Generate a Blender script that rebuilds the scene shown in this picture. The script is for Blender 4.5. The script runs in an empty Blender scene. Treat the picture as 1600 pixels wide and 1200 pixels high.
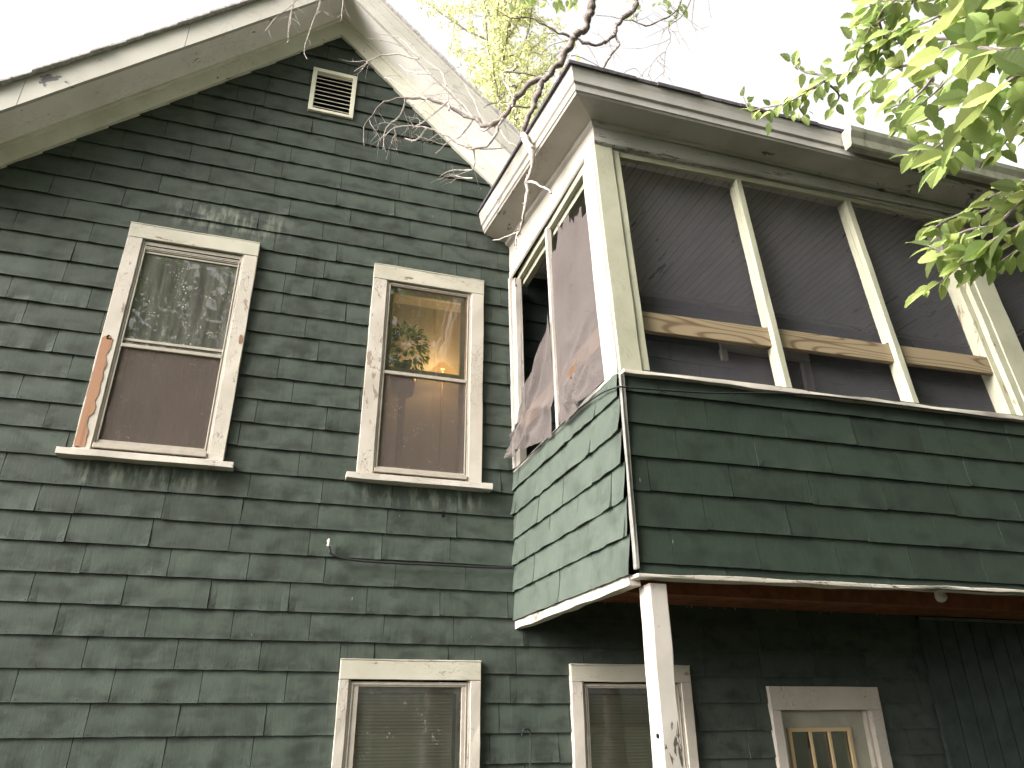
import bpy, bmesh, math, random
from mathutils import Vector, Matrix, noise
R = random.Random(7)
scene = bpy.context.scene
COL = scene.collection

# ------------------------------------------------------------------ camera
cam_d = bpy.data.cameras.new('camera'); cam = bpy.data.objects.new('camera', cam_d); COL.objects.link(cam)
cam_d.sensor_width = 36; cam_d.lens = 36*1136.88/1600; cam_d.clip_start = .05; cam_d.clip_end = 600
CR = Vector((0.955078, -0.296293, -0.006039)); CU = Vector((-0.119841, -0.404776, 0.906529)); CF = Vector((0.271042, 0.865082, 0.422101))
CP = Vector((0, -5.354954, 1.65))
m = Matrix((CR, CU, -CF)).transposed().to_4x4(); m.translation = CP
cam.matrix_world = m
scene.camera = cam

# ------------------------------------------------------------------ sky, sun, exposure
SUN = Vector((-.82, -.25, .50)).normalized()
world = bpy.data.worlds.new('World'); scene.world = world; world.use_nodes = True
wn = world.node_tree; wn.nodes.clear()
out = wn.nodes.new('ShaderNodeOutputWorld'); bg = wn.nodes.new('ShaderNodeBackground')
sky = wn.nodes.new('ShaderNodeTexSky'); sky.sky_type = 'NISHITA'; sky.sun_disc = False
sky.sun_elevation = math.asin(SUN.z); sky.sun_rotation = math.atan2(SUN.x, SUN.y)
sky.air_density = 1.0; sky.dust_density = 6; sky.ozone_density = 1
hs = wn.nodes.new('ShaderNodeHueSaturation'); hs.inputs['Saturation'].default_value = .06
wn.links.new(sky.outputs[0], hs.inputs['Color']); wm = wn.nodes.new('ShaderNodeMix'); wm.data_type = 'RGBA'; wm.blend_type = 'MULTIPLY'; wm.inputs[0].default_value = 1; wm.inputs[7].default_value = (1, .965, .93, 1); wn.links.new(hs.outputs[0], wm.inputs[6]); wn.links.new(wm.outputs[2], bg.inputs[0]); wn.links.new(bg.outputs[0], out.inputs[0])
bg.inputs[1].default_value = .15
sd = bpy.data.lights.new('sun', 'SUN'); sd.energy = .95; sd.angle = math.radians(35); sd.color = (1, .92, .82)
so = bpy.data.objects.new('sun', sd); COL.objects.link(so); so.rotation_euler = SUN.to_track_quat('Z', 'Y').to_euler()
vs = scene.view_settings; vs.view_transform = 'Standard'; vs.look = 'None'; vs.gamma = 1; vs.exposure = 2.0; vs.use_curve_mapping = False
scene.cycles.max_bounces = 8; scene.cycles.transparent_max_bounces = 16

# ------------------------------------------------------------------ mesh helpers
def nz(p, s=1.0, o=0.0): return noise.noise(Vector((p[0]*s+o, p[1]*s+o*.37, p[2]*s-o*.71)))
class MB:
    def __init__(s): s.v = []; s.f = []; s.uv = []; s.col = []; s.c = None
    def face(s, pts, uv=None):
        i = len(s.v); s.v += [tuple(p) for p in pts]; s.f.append(tuple(range(i, i+len(pts)))); s.uv.append(uv or [(0, 0)]*len(pts)); s.col.append(s.c or (0.5, 0.5, 0.5))
    def grid(s, fn, nu, nv, uvs=False):
        i = len(s.v)
        for b in range(nv+1):
            for a in range(nu+1): s.v.append(tuple(fn(a/nu, b/nv)))
        for b in range(nv):
            for a in range(nu):
                k = i+b*(nu+1)+a; s.f.append((k, k+1, k+nu+2, k+nu+1)); s.uv.append([(a/nu, b/nv), ((a+1)/nu, b/nv), ((a+1)/nu, (b+1)/nv), (a/nu, (b+1)/nv)]); s.col.append(s.c or (0.5, 0.5, 0.5))
    def hexa(s, p):   # 8 points: bottom ring 0-3, top ring 4-7
        i = len(s.v); s.v += [tuple(q) for q in p]
        for f in ((3, 2, 1, 0), (4, 5, 6, 7), (0, 1, 5, 4), (1, 2, 6, 5), (2, 3, 7, 6), (3, 0, 4, 7)):
            s.f.append(tuple(i+k for k in f)); s.uv.append([(0, 0)]*4); s.col.append(s.c or (0.5, 0.5, 0.5))
    def box(s, x0, x1, y0, y1, z0, z1, fn=None):
        p = [(x0, y0, z0), (x1, y0, z0), (x1, y1, z0), (x0, y1, z0), (x0, y0, z1), (x1, y0, z1), (x1, y1, z1), (x0, y1, z1)]
        s.hexa([fn(*q) for q in p] if fn else p)
    def board(s, x0, x1, y0, y1, z0, z1, jit=.0015, step=.12, fn=None, seed=0):
        """an old board, cut in lengths along its longest side, its edges slightly uneven"""
        L = (x1-x0, y1-y0, z1-z0); ax = L.index(max(L)); n = max(1, int(L[ax]/step)); lo = (x0, y0, z0)[ax]
        o = [i for i in range(3) if i != ax]; b = [(x0, x1), (y0, y1), (z0, z1)]
        i0 = len(s.v)
        for k in range(n+1):
            t = lo+L[ax]*k/n
            for (a, c) in ((0, 0), (1, 0), (1, 1), (0, 1)):
                q = [0, 0, 0]; q[ax] = t; q[o[0]] = b[o[0]][a]; q[o[1]] = b[o[1]][c]
                w = [q[0], q[1], q[2]]
                for d in o: w[d] += jit*2*nz(q, 4.3, 7*d+seed+a*3+c*5)
                s.v.append(tuple(fn(*w)) if fn else tuple(w))
        def F(*k): s.f.append(k); s.uv.append([(0, 0)]*4); s.col.append(s.c or (0.5, 0.5, 0.5))
        for k in range(n):
            a = i0+4*k
            for e in range(4): F(a+e, a+(e+1) % 4, a+4+(e+1) % 4, a+4+e)
        F(i0+3, i0+2, i0+1, i0); a = i0+4*n; F(a, a+1, a+2, a+3)
    def tube(s, pts, n=6, cap=True):   # pts (x,y,z,r)
        P = [Vector(p[:3]) for p in pts]; i0 = len(s.v); up = Vector((.31, .2, .93))
        for k, p in enumerate(P):
            d = (P[min(k+1, len(P)-1)]-P[max(k-1, 0)]).normalized(); a = d.cross(up)
            if a.length < .05: a = d.cross(Vector((1, 0, 0)))
            a.normalize(); b = d.cross(a); r = pts[k][3]
            for j in range(n):
                t = 2*math.pi*j/n; s.v.append(tuple(p+(a*math.cos(t)+b*math.sin(t))*r))
        for k in range(len(P)-1):
            for j in range(n):
                a = i0+k*n+j; b = i0+k*n+(j+1) % n; s.f.append((a, b, b+n, a+n)); s.uv.append([(0, 0)]*4); s.col.append(s.c or (0.5, 0.5, 0.5))
        if cap:
            for k in (0, len(P)-1):
                s.f.append(tuple(i0+k*n+j for j in range(n))); s.uv.append([(0, 0)]*n); s.col.append(s.c or (0.5, 0.5, 0.5))
    def lathe(s, c, prof, n=16):   # prof (r, z)
        i0 = len(s.v)
        for r, z in prof:
            for j in range(n):
                t = 2*math.pi*j/n; s.v.append((c[0]+r*math.cos(t), c[1]+r*math.sin(t), c[2]+z))
        for k in range(len(prof)-1):
            for j in range(n):
                a = i0+k*n+j; b = i0+k*n+(j+1) % n; s.f.append((a, b, b+n, a+n)); s.uv.append([(0, 0)]*4); s.col.append((0.5, 0.5, 0.5))
    def build(s, name, mat, parent=None, smooth=False, bevel=0, label=None, fixn=True):
        L = root_loc(parent)
        me = bpy.data.meshes.new(name); me.from_pydata([(v[0]-L[0], v[1]-L[1], v[2]-L[2]) for v in s.v], [], s.f)
        uvl = me.uv_layers.new(name='UVMap'); ca = me.color_attributes.new('tone', 'FLOAT_COLOR', 'CORNER')
        uvf = []; cf = []
        for u, c in zip(s.uv, s.col):
            for q in u: uvf += [q[0], q[1]]; cf += [c[0], c[1], c[2], 1]
        uvl.data.foreach_set('uv', uvf); ca.data.foreach_set('color', cf)
        me.materials.append(mat)
        if fixn:
            b = bmesh.new(); b.from_mesh(me); bmesh.ops.recalc_face_normals(b, faces=b.faces); b.to_mesh(me); b.free()
        if smooth: me.polygons.foreach_set('use_smooth', [True]*len(me.polygons))
        o = bpy.data.objects.new(name, me); COL.objects.link(o)
        if parent: o.parent = parent
        else: o.location = (0, 0, 0)
        if bevel:
            md = o.modifiers.new('bevel', 'BEVEL'); md.width = bevel; md.segments = 2; md.limit_method = 'ANGLE'; md.harden_normals = False
        if label: o['label'] = label
        return o
ROOTS = {}
def root_loc(p):
    while p is not None:
        if p.name in ROOTS: return ROOTS[p.name]
        p = p.parent
    return (0, 0, 0)
def thing(name, loc, label, cat, group=None, kind=None):
    o = bpy.data.objects.new(name, None); COL.objects.link(o); o.location = loc; o.empty_display_size = .2
    ROOTS[o.name] = loc; o['label'] = label; o['category'] = cat
    if group: o['group'] = group
    if kind: o['kind'] = kind
    return o
def tag(o, label, cat, group=None, kind=None):
    o['label'] = label; o['category'] = cat
    if group: o['group'] = group
    if kind: o['kind'] = kind
    return o
def recentre(o, loc):
    for v in o.data.vertices: v.co -= Vector(loc)
    o.location = loc; return o

# ------------------------------------------------------------------ materials
def N(nt, t, **k):
    n = nt.nodes.new(t)
    for a, b in k.items():
        if a.startswith('i_'):
            key = a[2:]; n.inputs[int(key) if key.isdigit() else key.replace('_', ' ')].default_value = b
        else: setattr(n, a, b)
    return n
def mat(name, rough=.8, spec=.3):
    m = bpy.data.materials.new(name); m.use_nodes = True; nt = m.node_tree; p = nt.nodes['Principled BSDF']
    p.inputs['Roughness'].default_value = rough; p.inputs['Specular IOR Level'].default_value = spec
    return m, nt, p
def coords(nt, scale=(1, 1, 1), src='Object'):
    tc = N(nt, 'ShaderNodeTexCoord'); mp = N(nt, 'ShaderNodeMapping'); mp.inputs['Scale'].default_value = scale
    nt.links.new(tc.outputs[src], mp.inputs[0]); return mp.outputs[0]
def noise_n(nt, vec, scale, detail=4, rough=.55, dist=0):
    n = N(nt, 'ShaderNodeTexNoise'); n.inputs['Scale'].default_value = scale; n.inputs['Detail'].default_value = detail
    n.inputs['Roughness'].default_value = rough; n.inputs['Distortion'].default_value = dist; nt.links.new(vec, n.inputs['Vector']); return n.outputs['Fac']
def ramp(nt, fac, stops):
    r = N(nt, 'ShaderNodeValToRGB'); e = r.color_ramp.elements
    while len(e) < len(stops): e.new(.5)
    for i, (p, c) in enumerate(stops):
        e[i].position = p; e[i].color = (c, c, c, 1) if not isinstance(c, tuple) else (*c, 1)
    nt.links.new(fac, r.inputs[0]); return r.outputs[0]
def mix(nt, fac, a, b, mode='MIX'):
    n = N(nt, 'ShaderNodeMix', data_type='RGBA', blend_type=mode)
    for i, x in ((0, fac), (6, a), (7, b)):
        if hasattr(x, 'is_linked'): nt.links.new(x, n.inputs[i])
        else: n.inputs[i].default_value = x if i == 0 else (*x, 1)
    return n.outputs[2]
def math_n(nt, op, a, b=0.0, clamp=False):
    n = N(nt, 'ShaderNodeMath', operation=op, use_clamp=clamp)
    for i, x in ((0, a), (1, b)):
        if hasattr(x, 'is_linked'): nt.links.new(x, n.inputs[i])
        else: n.inputs[i].default_value = x
    return n.outputs[0]
def bump(nt, p, h, strength=.3, dist=.01, prev=None):
    b = N(nt, 'ShaderNodeBump'); b.inputs['Strength'].default_value = strength; b.inputs['Distance'].default_value = dist
    nt.links.new(h, b.inputs['Height'])
    if prev: nt.links.new(prev, b.inputs['Normal'])
    nt.links.new(b.outputs[0], p.inputs['Normal']); return b.outputs[0]

ROW, OZ = .19, 1.5868
def siding_mat(name, base, stains=1.0, streak=(1, 1, 1)):
    m, nt, p = mat(name, .72, .25); v = coords(nt)
    tone = N(nt, 'ShaderNodeVertexColor', layer_name='tone').outputs[0]
    c = mix(nt, 1.0, base, tone, 'MULTIPLY')
    c = mix(nt, 1.0, c, (2, 2, 2), 'MULTIPLY')
    # vertical grain pressed into the sheet
    g = noise_n(nt, coords(nt, (130*streak[0], 130*streak[1], 3)), 1, 3, .6)
    c = mix(nt, math_n(nt, 'MULTIPLY', ramp(nt, g, [(.42, 0.0), (.62, 1.0)]), .22), c, tuple(x*1.7 for x in base))
    # worn granules, larger pale patches and dark damp blotches
    w = noise_n(nt, v, 5.5, 5, .6)
    c = mix(nt, math_n(nt, 'MULTIPLY', ramp(nt, w, [(.42, 0.0), (.75, 1.0)]), .30), c, tuple(x*1.55 for x in base))
    d = noise_n(nt, coords(nt, (1, 1, 1.5)), 5.6, 2.5, .5, .2)
    c = mix(nt, math_n(nt, 'MULTIPLY', ramp(nt, d, [(.50, 0.0), (.74, 1.0)]), .75*stains), c, tuple(x*.35 for x in base))
    f = noise_n(nt, v, 260, 2, .6)
    c = mix(nt, math_n(nt, 'MULTIPLY', ramp(nt, f, [(.35, 1.0), (.6, 0.0)]), .35), c, tuple(x*.45 for x in base))
    s = noise_n(nt, coords(nt, (60*streak[0], 60*streak[1], 7)), 1, 2, .5)
    c = mix(nt, ramp(nt, s, [(.79, 0.0), (.81, .6)]), c, (.45, .47, .42))
    if stains == 1.0:
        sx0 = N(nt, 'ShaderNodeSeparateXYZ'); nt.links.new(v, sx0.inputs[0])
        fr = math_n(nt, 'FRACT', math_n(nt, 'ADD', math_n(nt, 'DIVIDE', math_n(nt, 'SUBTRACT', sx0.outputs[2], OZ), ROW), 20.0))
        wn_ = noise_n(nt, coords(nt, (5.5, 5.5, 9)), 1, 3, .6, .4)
        pk = math_n(nt, 'MULTIPLY', ramp(nt, fr, [(.0, .35), (.16, 1.0), (.55, .15), (.8, .0), (.93, .7), (1.0, .8)]), ramp(nt, wn_, [(.38, 0.0), (.62, 1.0)]))  # noisy darker bands near the lower and upper edge of each course
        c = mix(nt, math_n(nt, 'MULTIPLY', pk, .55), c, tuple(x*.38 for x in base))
        sx = N(nt, 'ShaderNodeSeparateXYZ'); nt.links.new(v, sx.inputs[0]); X_, Z_ = sx.outputs[0], sx.outputs[2]
        def band(o, a, b_, soft):
            return math_n(nt, 'MULTIPLY', math_n(nt, 'DIVIDE', math_n(nt, 'SUBTRACT', o, a), soft, True), math_n(nt, 'DIVIDE', math_n(nt, 'SUBTRACT', b_, o), soft, True))
        mk = math_n(nt, 'MULTIPLY', band(Z_, 3.10, 3.34, .12), math_n(nt, 'MAXIMUM', band(X_, -1.5, -.45, .15), band(X_, .40, 1.48, .15)))
        mk2 = math_n(nt, 'MULTIPLY', band(Z_, 5.25, 5.60, .12), band(X_, -1.3, -.2, .3))
        sn = noise_n(nt, coords(nt, (16, 16, 3.5)), 1, 4, .65)
        c = mix(nt, math_n(nt, 'MULTIPLY', math_n(nt, 'MAXIMUM', mk, mk2), ramp(nt, sn, [(.45, 0.0), (.68, .65)])), c, (.30, .33, .27))
        dk = noise_n(nt, coords(nt, (3, 3, 9)), 1, 4, .6)
        c = mix(nt, math_n(nt, 'MULTIPLY', mk2, ramp(nt, dk, [(.48, 0.0), (.6, .8)])), c, (.02, .022, .024))
    nt.links.new(c, p.inputs['Base Color'])
    b = bump(nt, p, g, .35, .003); bump(nt, p, f, .45, .002, b)
    return m
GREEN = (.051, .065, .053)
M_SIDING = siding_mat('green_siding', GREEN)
M_SIDE = siding_mat('green_siding_sunlit', (.072, .090, .074), .6)  # paler copy of the green: light from the left put into the colour
M_SKIRT = siding_mat('green_siding_shaded', (.026, .038, .029), .7)  # darker copy of the green: tree shade on the porch front put in

def paint_mat(name, base=(.70, .68, .62), wood=(.20, .14, .10), amt=.5, grain=(1, 1, 1), crack=.5, dirt=.5):
    m, nt, p = mat(name, .55, .35)
    v = coords(nt, grain)
    n1 = noise_n(nt, v, 14, 6, .65, .4); n2 = noise_n(nt, v, 2.2, 2, .5)
    mm = math_n(nt, 'ADD', n1, math_n(nt, 'MULTIPLY', math_n(nt, 'SUBTRACT', n2, .5), .55))
    th = .745-.11*amt
    chip = ramp(nt, mm, [(th, 0.0), (th+.008, 1.0)])
    d = noise_n(nt, coords(nt), 3.1, 5, .6)
    c = mix(nt, math_n(nt, 'MULTIPLY', ramp(nt, d, [(.42, 0.0), (.75, 1.0)]), dirt), base, tuple(x*y for x, y in zip(base, (.62, .60, .55))))
    sp = noise_n(nt, coords(nt), 75, 3, .7)
    c = mix(nt, ramp(nt, sp, [(.70, 0.0), (.73, .75)]), c, (.13, .11, .09))
    vo = N(nt, 'ShaderNodeTexVoronoi', feature='DISTANCE_TO_EDGE'); vo.inputs['Scale'].default_value = 16
    wv = N(nt, 'ShaderNodeVectorMath', operation='ADD'); nt.links.new(v, wv.inputs[0])
    nn = N(nt, 'ShaderNodeTexNoise'); nn.inputs['Scale'].default_value = 9; nt.links.new(v, nn.inputs['Vector'])
    sc = N(nt, 'ShaderNodeVectorMath', operation='SCALE'); sc.inputs['Scale'].default_value = .22; nt.links.new(nn.outputs['Color'], sc.inputs[0]); nt.links.new(sc.outputs[0], wv.inputs[1]); nt.links.new(wv.outputs[0], vo.inputs['Vector'])
    cm = noise_n(nt, v, 3.3, 2, .5)
    ck = math_n(nt, 'MULTIPLY', ramp(nt, vo.outputs['Distance'], [(.004, 1.0), (.02, 0.0)]), math_n(nt, 'MULTIPLY', ramp(nt, cm, [(.5, 0.0), (.62, 1.0)]), crack))
    c = mix(nt, ck, c, (.16, .13, .10))
    c = mix(nt, chip, c, wood)
    nt.links.new(c, p.inputs['Base Color'])
    h = math_n(nt, 'SUBTRACT', math_n(nt, 'MULTIPLY', n1, .25), math_n(nt, 'ADD', chip, ck))
    b = bump(nt, p, h, .5, .002)
    return m
M_TRIM = paint_mat('white_trim_paint', (.49, .45, .395), amt=.5, grain=(1.6, 1, .45), crack=.8)
M_TRIM_H = paint_mat('white_trim_paint_horizontal', (.47, .45, .375), amt=.7, grain=(.4, 1, 1.8), crack=.8)
M_SILL = paint_mat('peeling_sill_paint', (.54, .50, .45), (.22, .17, .13), amt=1.0, grain=(.35, 1, 1.5), crack=1.0)
M_RAKE = paint_mat('cream_rake_paint', (.74, .725, .62), amt=.2, grain=(.5, 1, .5), crack=.35, dirt=.6)  # frieze lightened in colour to imitate haze over the shaded eave
M_CORN = paint_mat('cornice_paint', (.44, .42, .405), (.11, .10, .11), amt=.85, grain=(.35, .6, 2.0), crack=.5, dirt=.7)
M_FASC = paint_mat('fascia_paint', (.47, .455, .405), (.13, .12, .13), amt=.08, grain=(.4, 1, .4), crack=.4, dirt=.4)  # fascia darkened in colour, so light and shade even out as in haze
M_PEEL = paint_mat('peeling_casing_paint', (.50, .46, .405), (.27, .22, .18), amt=1.0, grain=(1.3, 1, .6), crack=1.0)
M_SOFF = paint_mat('soffit_paint', (.86, .83, .80), (.13, .12, .14), amt=.35, grain=(.5, 1, .5), crack=.5, dirt=.35)  # soffit colour raised to lift its shade, imitating haze
M_PORCH = paint_mat('porch_frame_paint', (.39, .385, .295), amt=.3, grain=(1.6, 1.6, .3), crack=.4)  # dim greenish shade of the porch front is put into this colour
M_POST = paint_mat('post_paint', (.47, .435, .395), (.07, .06, .05), amt=.3, grain=(1.6, 1.6, .5), crack=.7)
M_MUNT = paint_mat('yellowed_paint', (.55, .41, .24), amt=.1)
def plain(name, c, rough=.7, spec=.3, metal=0, ns=8, var=.25, bmp=.1):
    m, nt, p = mat(name, rough, spec); v = coords(nt); n = noise_n(nt, v, ns, 5, .6)
    nt.links.new(mix(nt, ramp(nt, n, [(.3, 0.0), (.75, 1.0)]), tuple(x*(1-var) for x in c), tuple(x*(1+var) for x in c)), p.inputs['Base Color'])
    p.inputs['Metallic'].default_value = metal; bump(nt, p, noise_n(nt, v, ns*12, 3), bmp, .003); return m
M_STORM = plain('storm_frame_enamel', (.37, .335, .285), .4, .4, 0, 20, .12)
M_SASH = plain('sash_paint', (.46, .43, .37), .6, .3, 0, 15, .2)
M_DARK = plain('dark_sheathing', (.008, .008, .009), .9, .1)
M_ROOFSH = plain('grey_asphalt_shingle', (.46, .44, .43), .9, .2, 0, 30, .4, .6)
M_CABLE = plain('black_cable', (.02, .02, .022), .5, .4)
M_ALU = plain('aluminium', (.42, .41, .34), .38, .5, .35, 12, .25, .05)
M_BEAM = plain('red_brown_framing', (.22, .085, .045), .75, .2, 0, 9, .35, .3)
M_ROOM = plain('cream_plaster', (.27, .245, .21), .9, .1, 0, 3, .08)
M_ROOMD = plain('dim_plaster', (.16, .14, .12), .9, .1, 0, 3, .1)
M_PLANT_D = plain('indoor_leaf', (.05, .11, .03), .6, .3, 0, 30, .4)
M_BULB = plain('milky_glass', (.62, .60, .54), .3, .5, 0, 5, .05)
M_DOOR = plain('door_paint', (.34, .33, .27), .6, .3, 0, 6, .15)
M_BARK = plain('grey_bark', (.24, .205, .19), .9, .15, 0, 25, .55, .8)
M_TWIG = plain('pale_dead_twig', (.44, .39, .36), .85, .2, 0, 40, .4, .5)
M_VB = plain('green_board_paint', (.045, .060, .055), .8, .15, 0, 6, .3, .3)
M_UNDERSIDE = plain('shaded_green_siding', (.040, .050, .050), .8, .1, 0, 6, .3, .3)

def wood_mat(name, c1, c2, axis=0):
    m, nt, p = mat(name, .7, .25)
    sc = [10., 10., 10.]; sc[axis] = .9
    n0 = noise_n(nt, coords(nt, tuple(sc)), .55, 1, .4, .3)
    rg = math_n(nt, 'SINE', math_n(nt, 'MULTIPLY', n0, 95))
    g = noise_n(nt, coords(nt, tuple(160 if i != axis else 5 for i in range(3))), 1, 3)
    c = mix(nt, ramp(nt, rg, [(.2, 0.0), (.75, .35), (.95, .95)]), c1, c2)
    c = mix(nt, math_n(nt, 'MULTIPLY', g, .35), c, tuple(x*.6 for x in c1))
    nt.links.new(c, p.inputs['Base Color']); bump(nt, p, g, .2, .002); return m
M_RAIL = wood_mat('yellow_pine', (.28, .22, .14), (.11, .072, .04), 0)
M_RAILS = wood_mat('yellow_pine_side', (.42, .27, .18), (.25, .12, .06), 1)
M_BARE = wood_mat('bare_orange_wood', (.34, .185, .11), (.24, .12, .07), 2)

def bead_mat():
    m, nt, p = mat('beadboard_paint', .55, .35)
    v = coords(nt, (2.6, .35, 1))
    n1 = noise_n(nt, v, 5, 5, .6, .5); n2 = noise_n(nt, coords(nt), .9, 2)
    mm = math_n(nt, 'ADD', n1, math_n(nt, 'MULTIPLY', math_n(nt, 'SUBTRACT', n2, .5), .3))
    chip = ramp(nt, mm, [(.655, 0.0), (.662, 1.0)])
    dd = noise_n(nt, coords(nt, (4, .5, 1)), 2, 4)
    c = mix(nt, ramp(nt, dd, [(.35, 0.0), (.7, 1.0)]), (.60, .58, .57), (.74, .71, .69))
    nt.links.new(mix(nt, chip, c, (.09, .085, .085)), p.inputs['Base Color']); bump(nt, p, chip, -.6, .002)
    return m
M_BEAD = bead_mat()

def screen_mat(name, col, fac, folds=False):
    m = bpy.data.materials.new(name); m.use_nodes = True; nt = m.node_tree; nt.nodes.clear()
    o = N(nt, 'ShaderNodeOutputMaterial'); mx = N(nt, 'ShaderNodeMixShader'); tr = N(nt, 'ShaderNodeBsdfTransparent'); d = N(nt, 'ShaderNodeBsdfDiffuse'); d.inputs[0].default_value = (*col, 1)
    v = coords(nt); n = noise_n(nt, v, 3.5, 4); f = noise_n(nt, v, 420, 1)
    # denser where seen at a slant, as woven mesh is
    lw = N(nt, 'ShaderNodeLayerWeight'); lw.inputs['Blend'].default_value = .35
    a = math_n(nt, 'ADD', math_n(nt, 'MULTIPLY', n, .14), fac-.07)
    a = math_n(nt, 'ADD', a, math_n(nt, 'MULTIPLY', lw.outputs['Facing'], .3 if folds else .1), True)
    a = math_n(nt, 'ADD', a, math_n(nt, 'MULTIPLY', math_n(nt, 'SUBTRACT', f, .5), .5 if folds else .12), True)
    nt.links.new(a, mx.inputs[0]); nt.links.new(tr.outputs[0], mx.inputs[1]); nt.links.new(d.outputs[0], mx.inputs[2]); nt.links.new(mx.outputs[0], o.inputs[0]); return m
M_SCREEN = screen_mat('dark_insect_screen', (.118, .116, .130), .42)
M_SCREEN_L = screen_mat('loose_insect_screen', (.120, .104, .100), .66, True)
M_SCREEN_W = screen_mat('window_insect_screen', (.15, .122, .108), .55)

def glass_mat(name, dirt=.12, spots=.0, dirtcol=(.40, .40, .36)):
    m = bpy.data.materials.new(name); m.use_nodes = True; nt = m.node_tree; nt.nodes.clear()
    o = N(nt, 'ShaderNodeOutputMaterial'); tr = N(nt, 'ShaderNodeBsdfTransparent'); tr.inputs[0].default_value = (.86, .88, .85, 1)
    gl = N(nt, 'ShaderNodeBsdfGlossy'); gl.inputs['Roughness'].default_value = .015
    d = N(nt, 'ShaderNodeBsdfDiffuse'); d.inputs[0].default_value = (*dirtcol, 1)
    fr = N(nt, 'ShaderNodeFresnel'); fr.inputs[0].default_value = 1.55
    v = coords(nt); wv = noise_n(nt, v, 3.2, 2); b = N(nt, 'ShaderNodeBump'); b.inputs['Strength'].default_value = .06; b.inputs['Distance'].default_value = .02; nt.links.new(wv, b.inputs['Height']); nt.links.new(b.outputs[0], gl.inputs['Normal'])
    m1 = N(nt, 'ShaderNodeMixShader'); nt.links.new(math_n(nt, 'MULTIPLY', fr.outputs[0], 1.25, True), m1.inputs[0]); nt.links.new(tr.outputs[0], m1.inputs[1]); nt.links.new(gl.outputs[0], m1.inputs[2])
    st = noise_n(nt, coords(nt, (14, 14, 1.1)), 1.5, 4, .65)
    df = math_n(nt, 'MULTIPLY', ramp(nt, st, [(.35, .35), (.72, 1.0)]), dirt)
    if spots:
        s1 = noise_n(nt, v, 85, 2, .5); s2 = noise_n(nt, v, 6.5, 2, .5)
        sp = math_n(nt, 'MULTIPLY', ramp(nt, s1, [(.655, 0.0), (.67, 1.0)]), ramp(nt, s2, [(.55, 0.0), (.58, 1.0)]))
        df = math_n(nt, 'ADD', df, math_n(nt, 'MULTIPLY', sp, spots), True)
        d.inputs[0].default_value = (*[min(1, x*1.7) for x in dirtcol], 1)
    m2 = N(nt, 'ShaderNodeMixShader'); nt.links.new(df, m2.inputs[0]); nt.links.new(m1.outputs[0], m2.inputs[1]); nt.links.new(d.outputs[0], m2.inputs[2])
    nt.links.new(m2.outputs[0], o.inputs[0]); return m
M_GLASS1 = glass_mat('dusty_spotted_glass', .17, 1.0)
M_GLASS2 = glass_mat('window_glass', .05, .35)
M_GLASSL = glass_mat('lower_glass', .03, .6)
M_GLASSP = glass_mat('porch_glass', .04, 0)

def cloth_mat(name, c, tf):
    m = bpy.data.materials.new(name); m.use_nodes = True; nt = m.node_tree; nt.nodes.clear()
    o = N(nt, 'ShaderNodeOutputMaterial'); d = N(nt, 'ShaderNodeBsdfDiffuse'); d.inputs[0].default_value = (*c, 1); t = N(nt, 'ShaderNodeBsdfTranslucent'); t.inputs[0].default_value = (*c, 1)
    tr = N(nt, 'ShaderNodeBsdfTransparent'); a = N(nt, 'ShaderNodeMixShader'); a.inputs[0].default_value = .5; b = N(nt, 'ShaderNodeMixShader')
    f = noise_n(nt, coords(nt, (9, 9, 1)), 2, 3); nt.links.new(math_n(nt, 'ADD', math_n(nt, 'MULTIPLY', f, .3), tf-.15, True), b.inputs[0])
    nt.links.new(d.outputs[0], a.inputs[1]); nt.links.new(t.outputs[0], a.inputs[2]); nt.links.new(a.outputs[0], b.inputs[1]); nt.links.new(tr.outputs[0], b.inputs[2]); nt.links.new(b.outputs[0], o.inputs[0]); return m
M_SHEER = cloth_mat('sheer_curtain', (.62, .59, .52), .25)
M_SHEER2 = cloth_mat('thin_sheer_curtain', (.60, .52, .42), .82)
M_BLIND = plain('blind_slats', (.78, .73, .57), .5, .3, 0, 4, .08)

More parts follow.
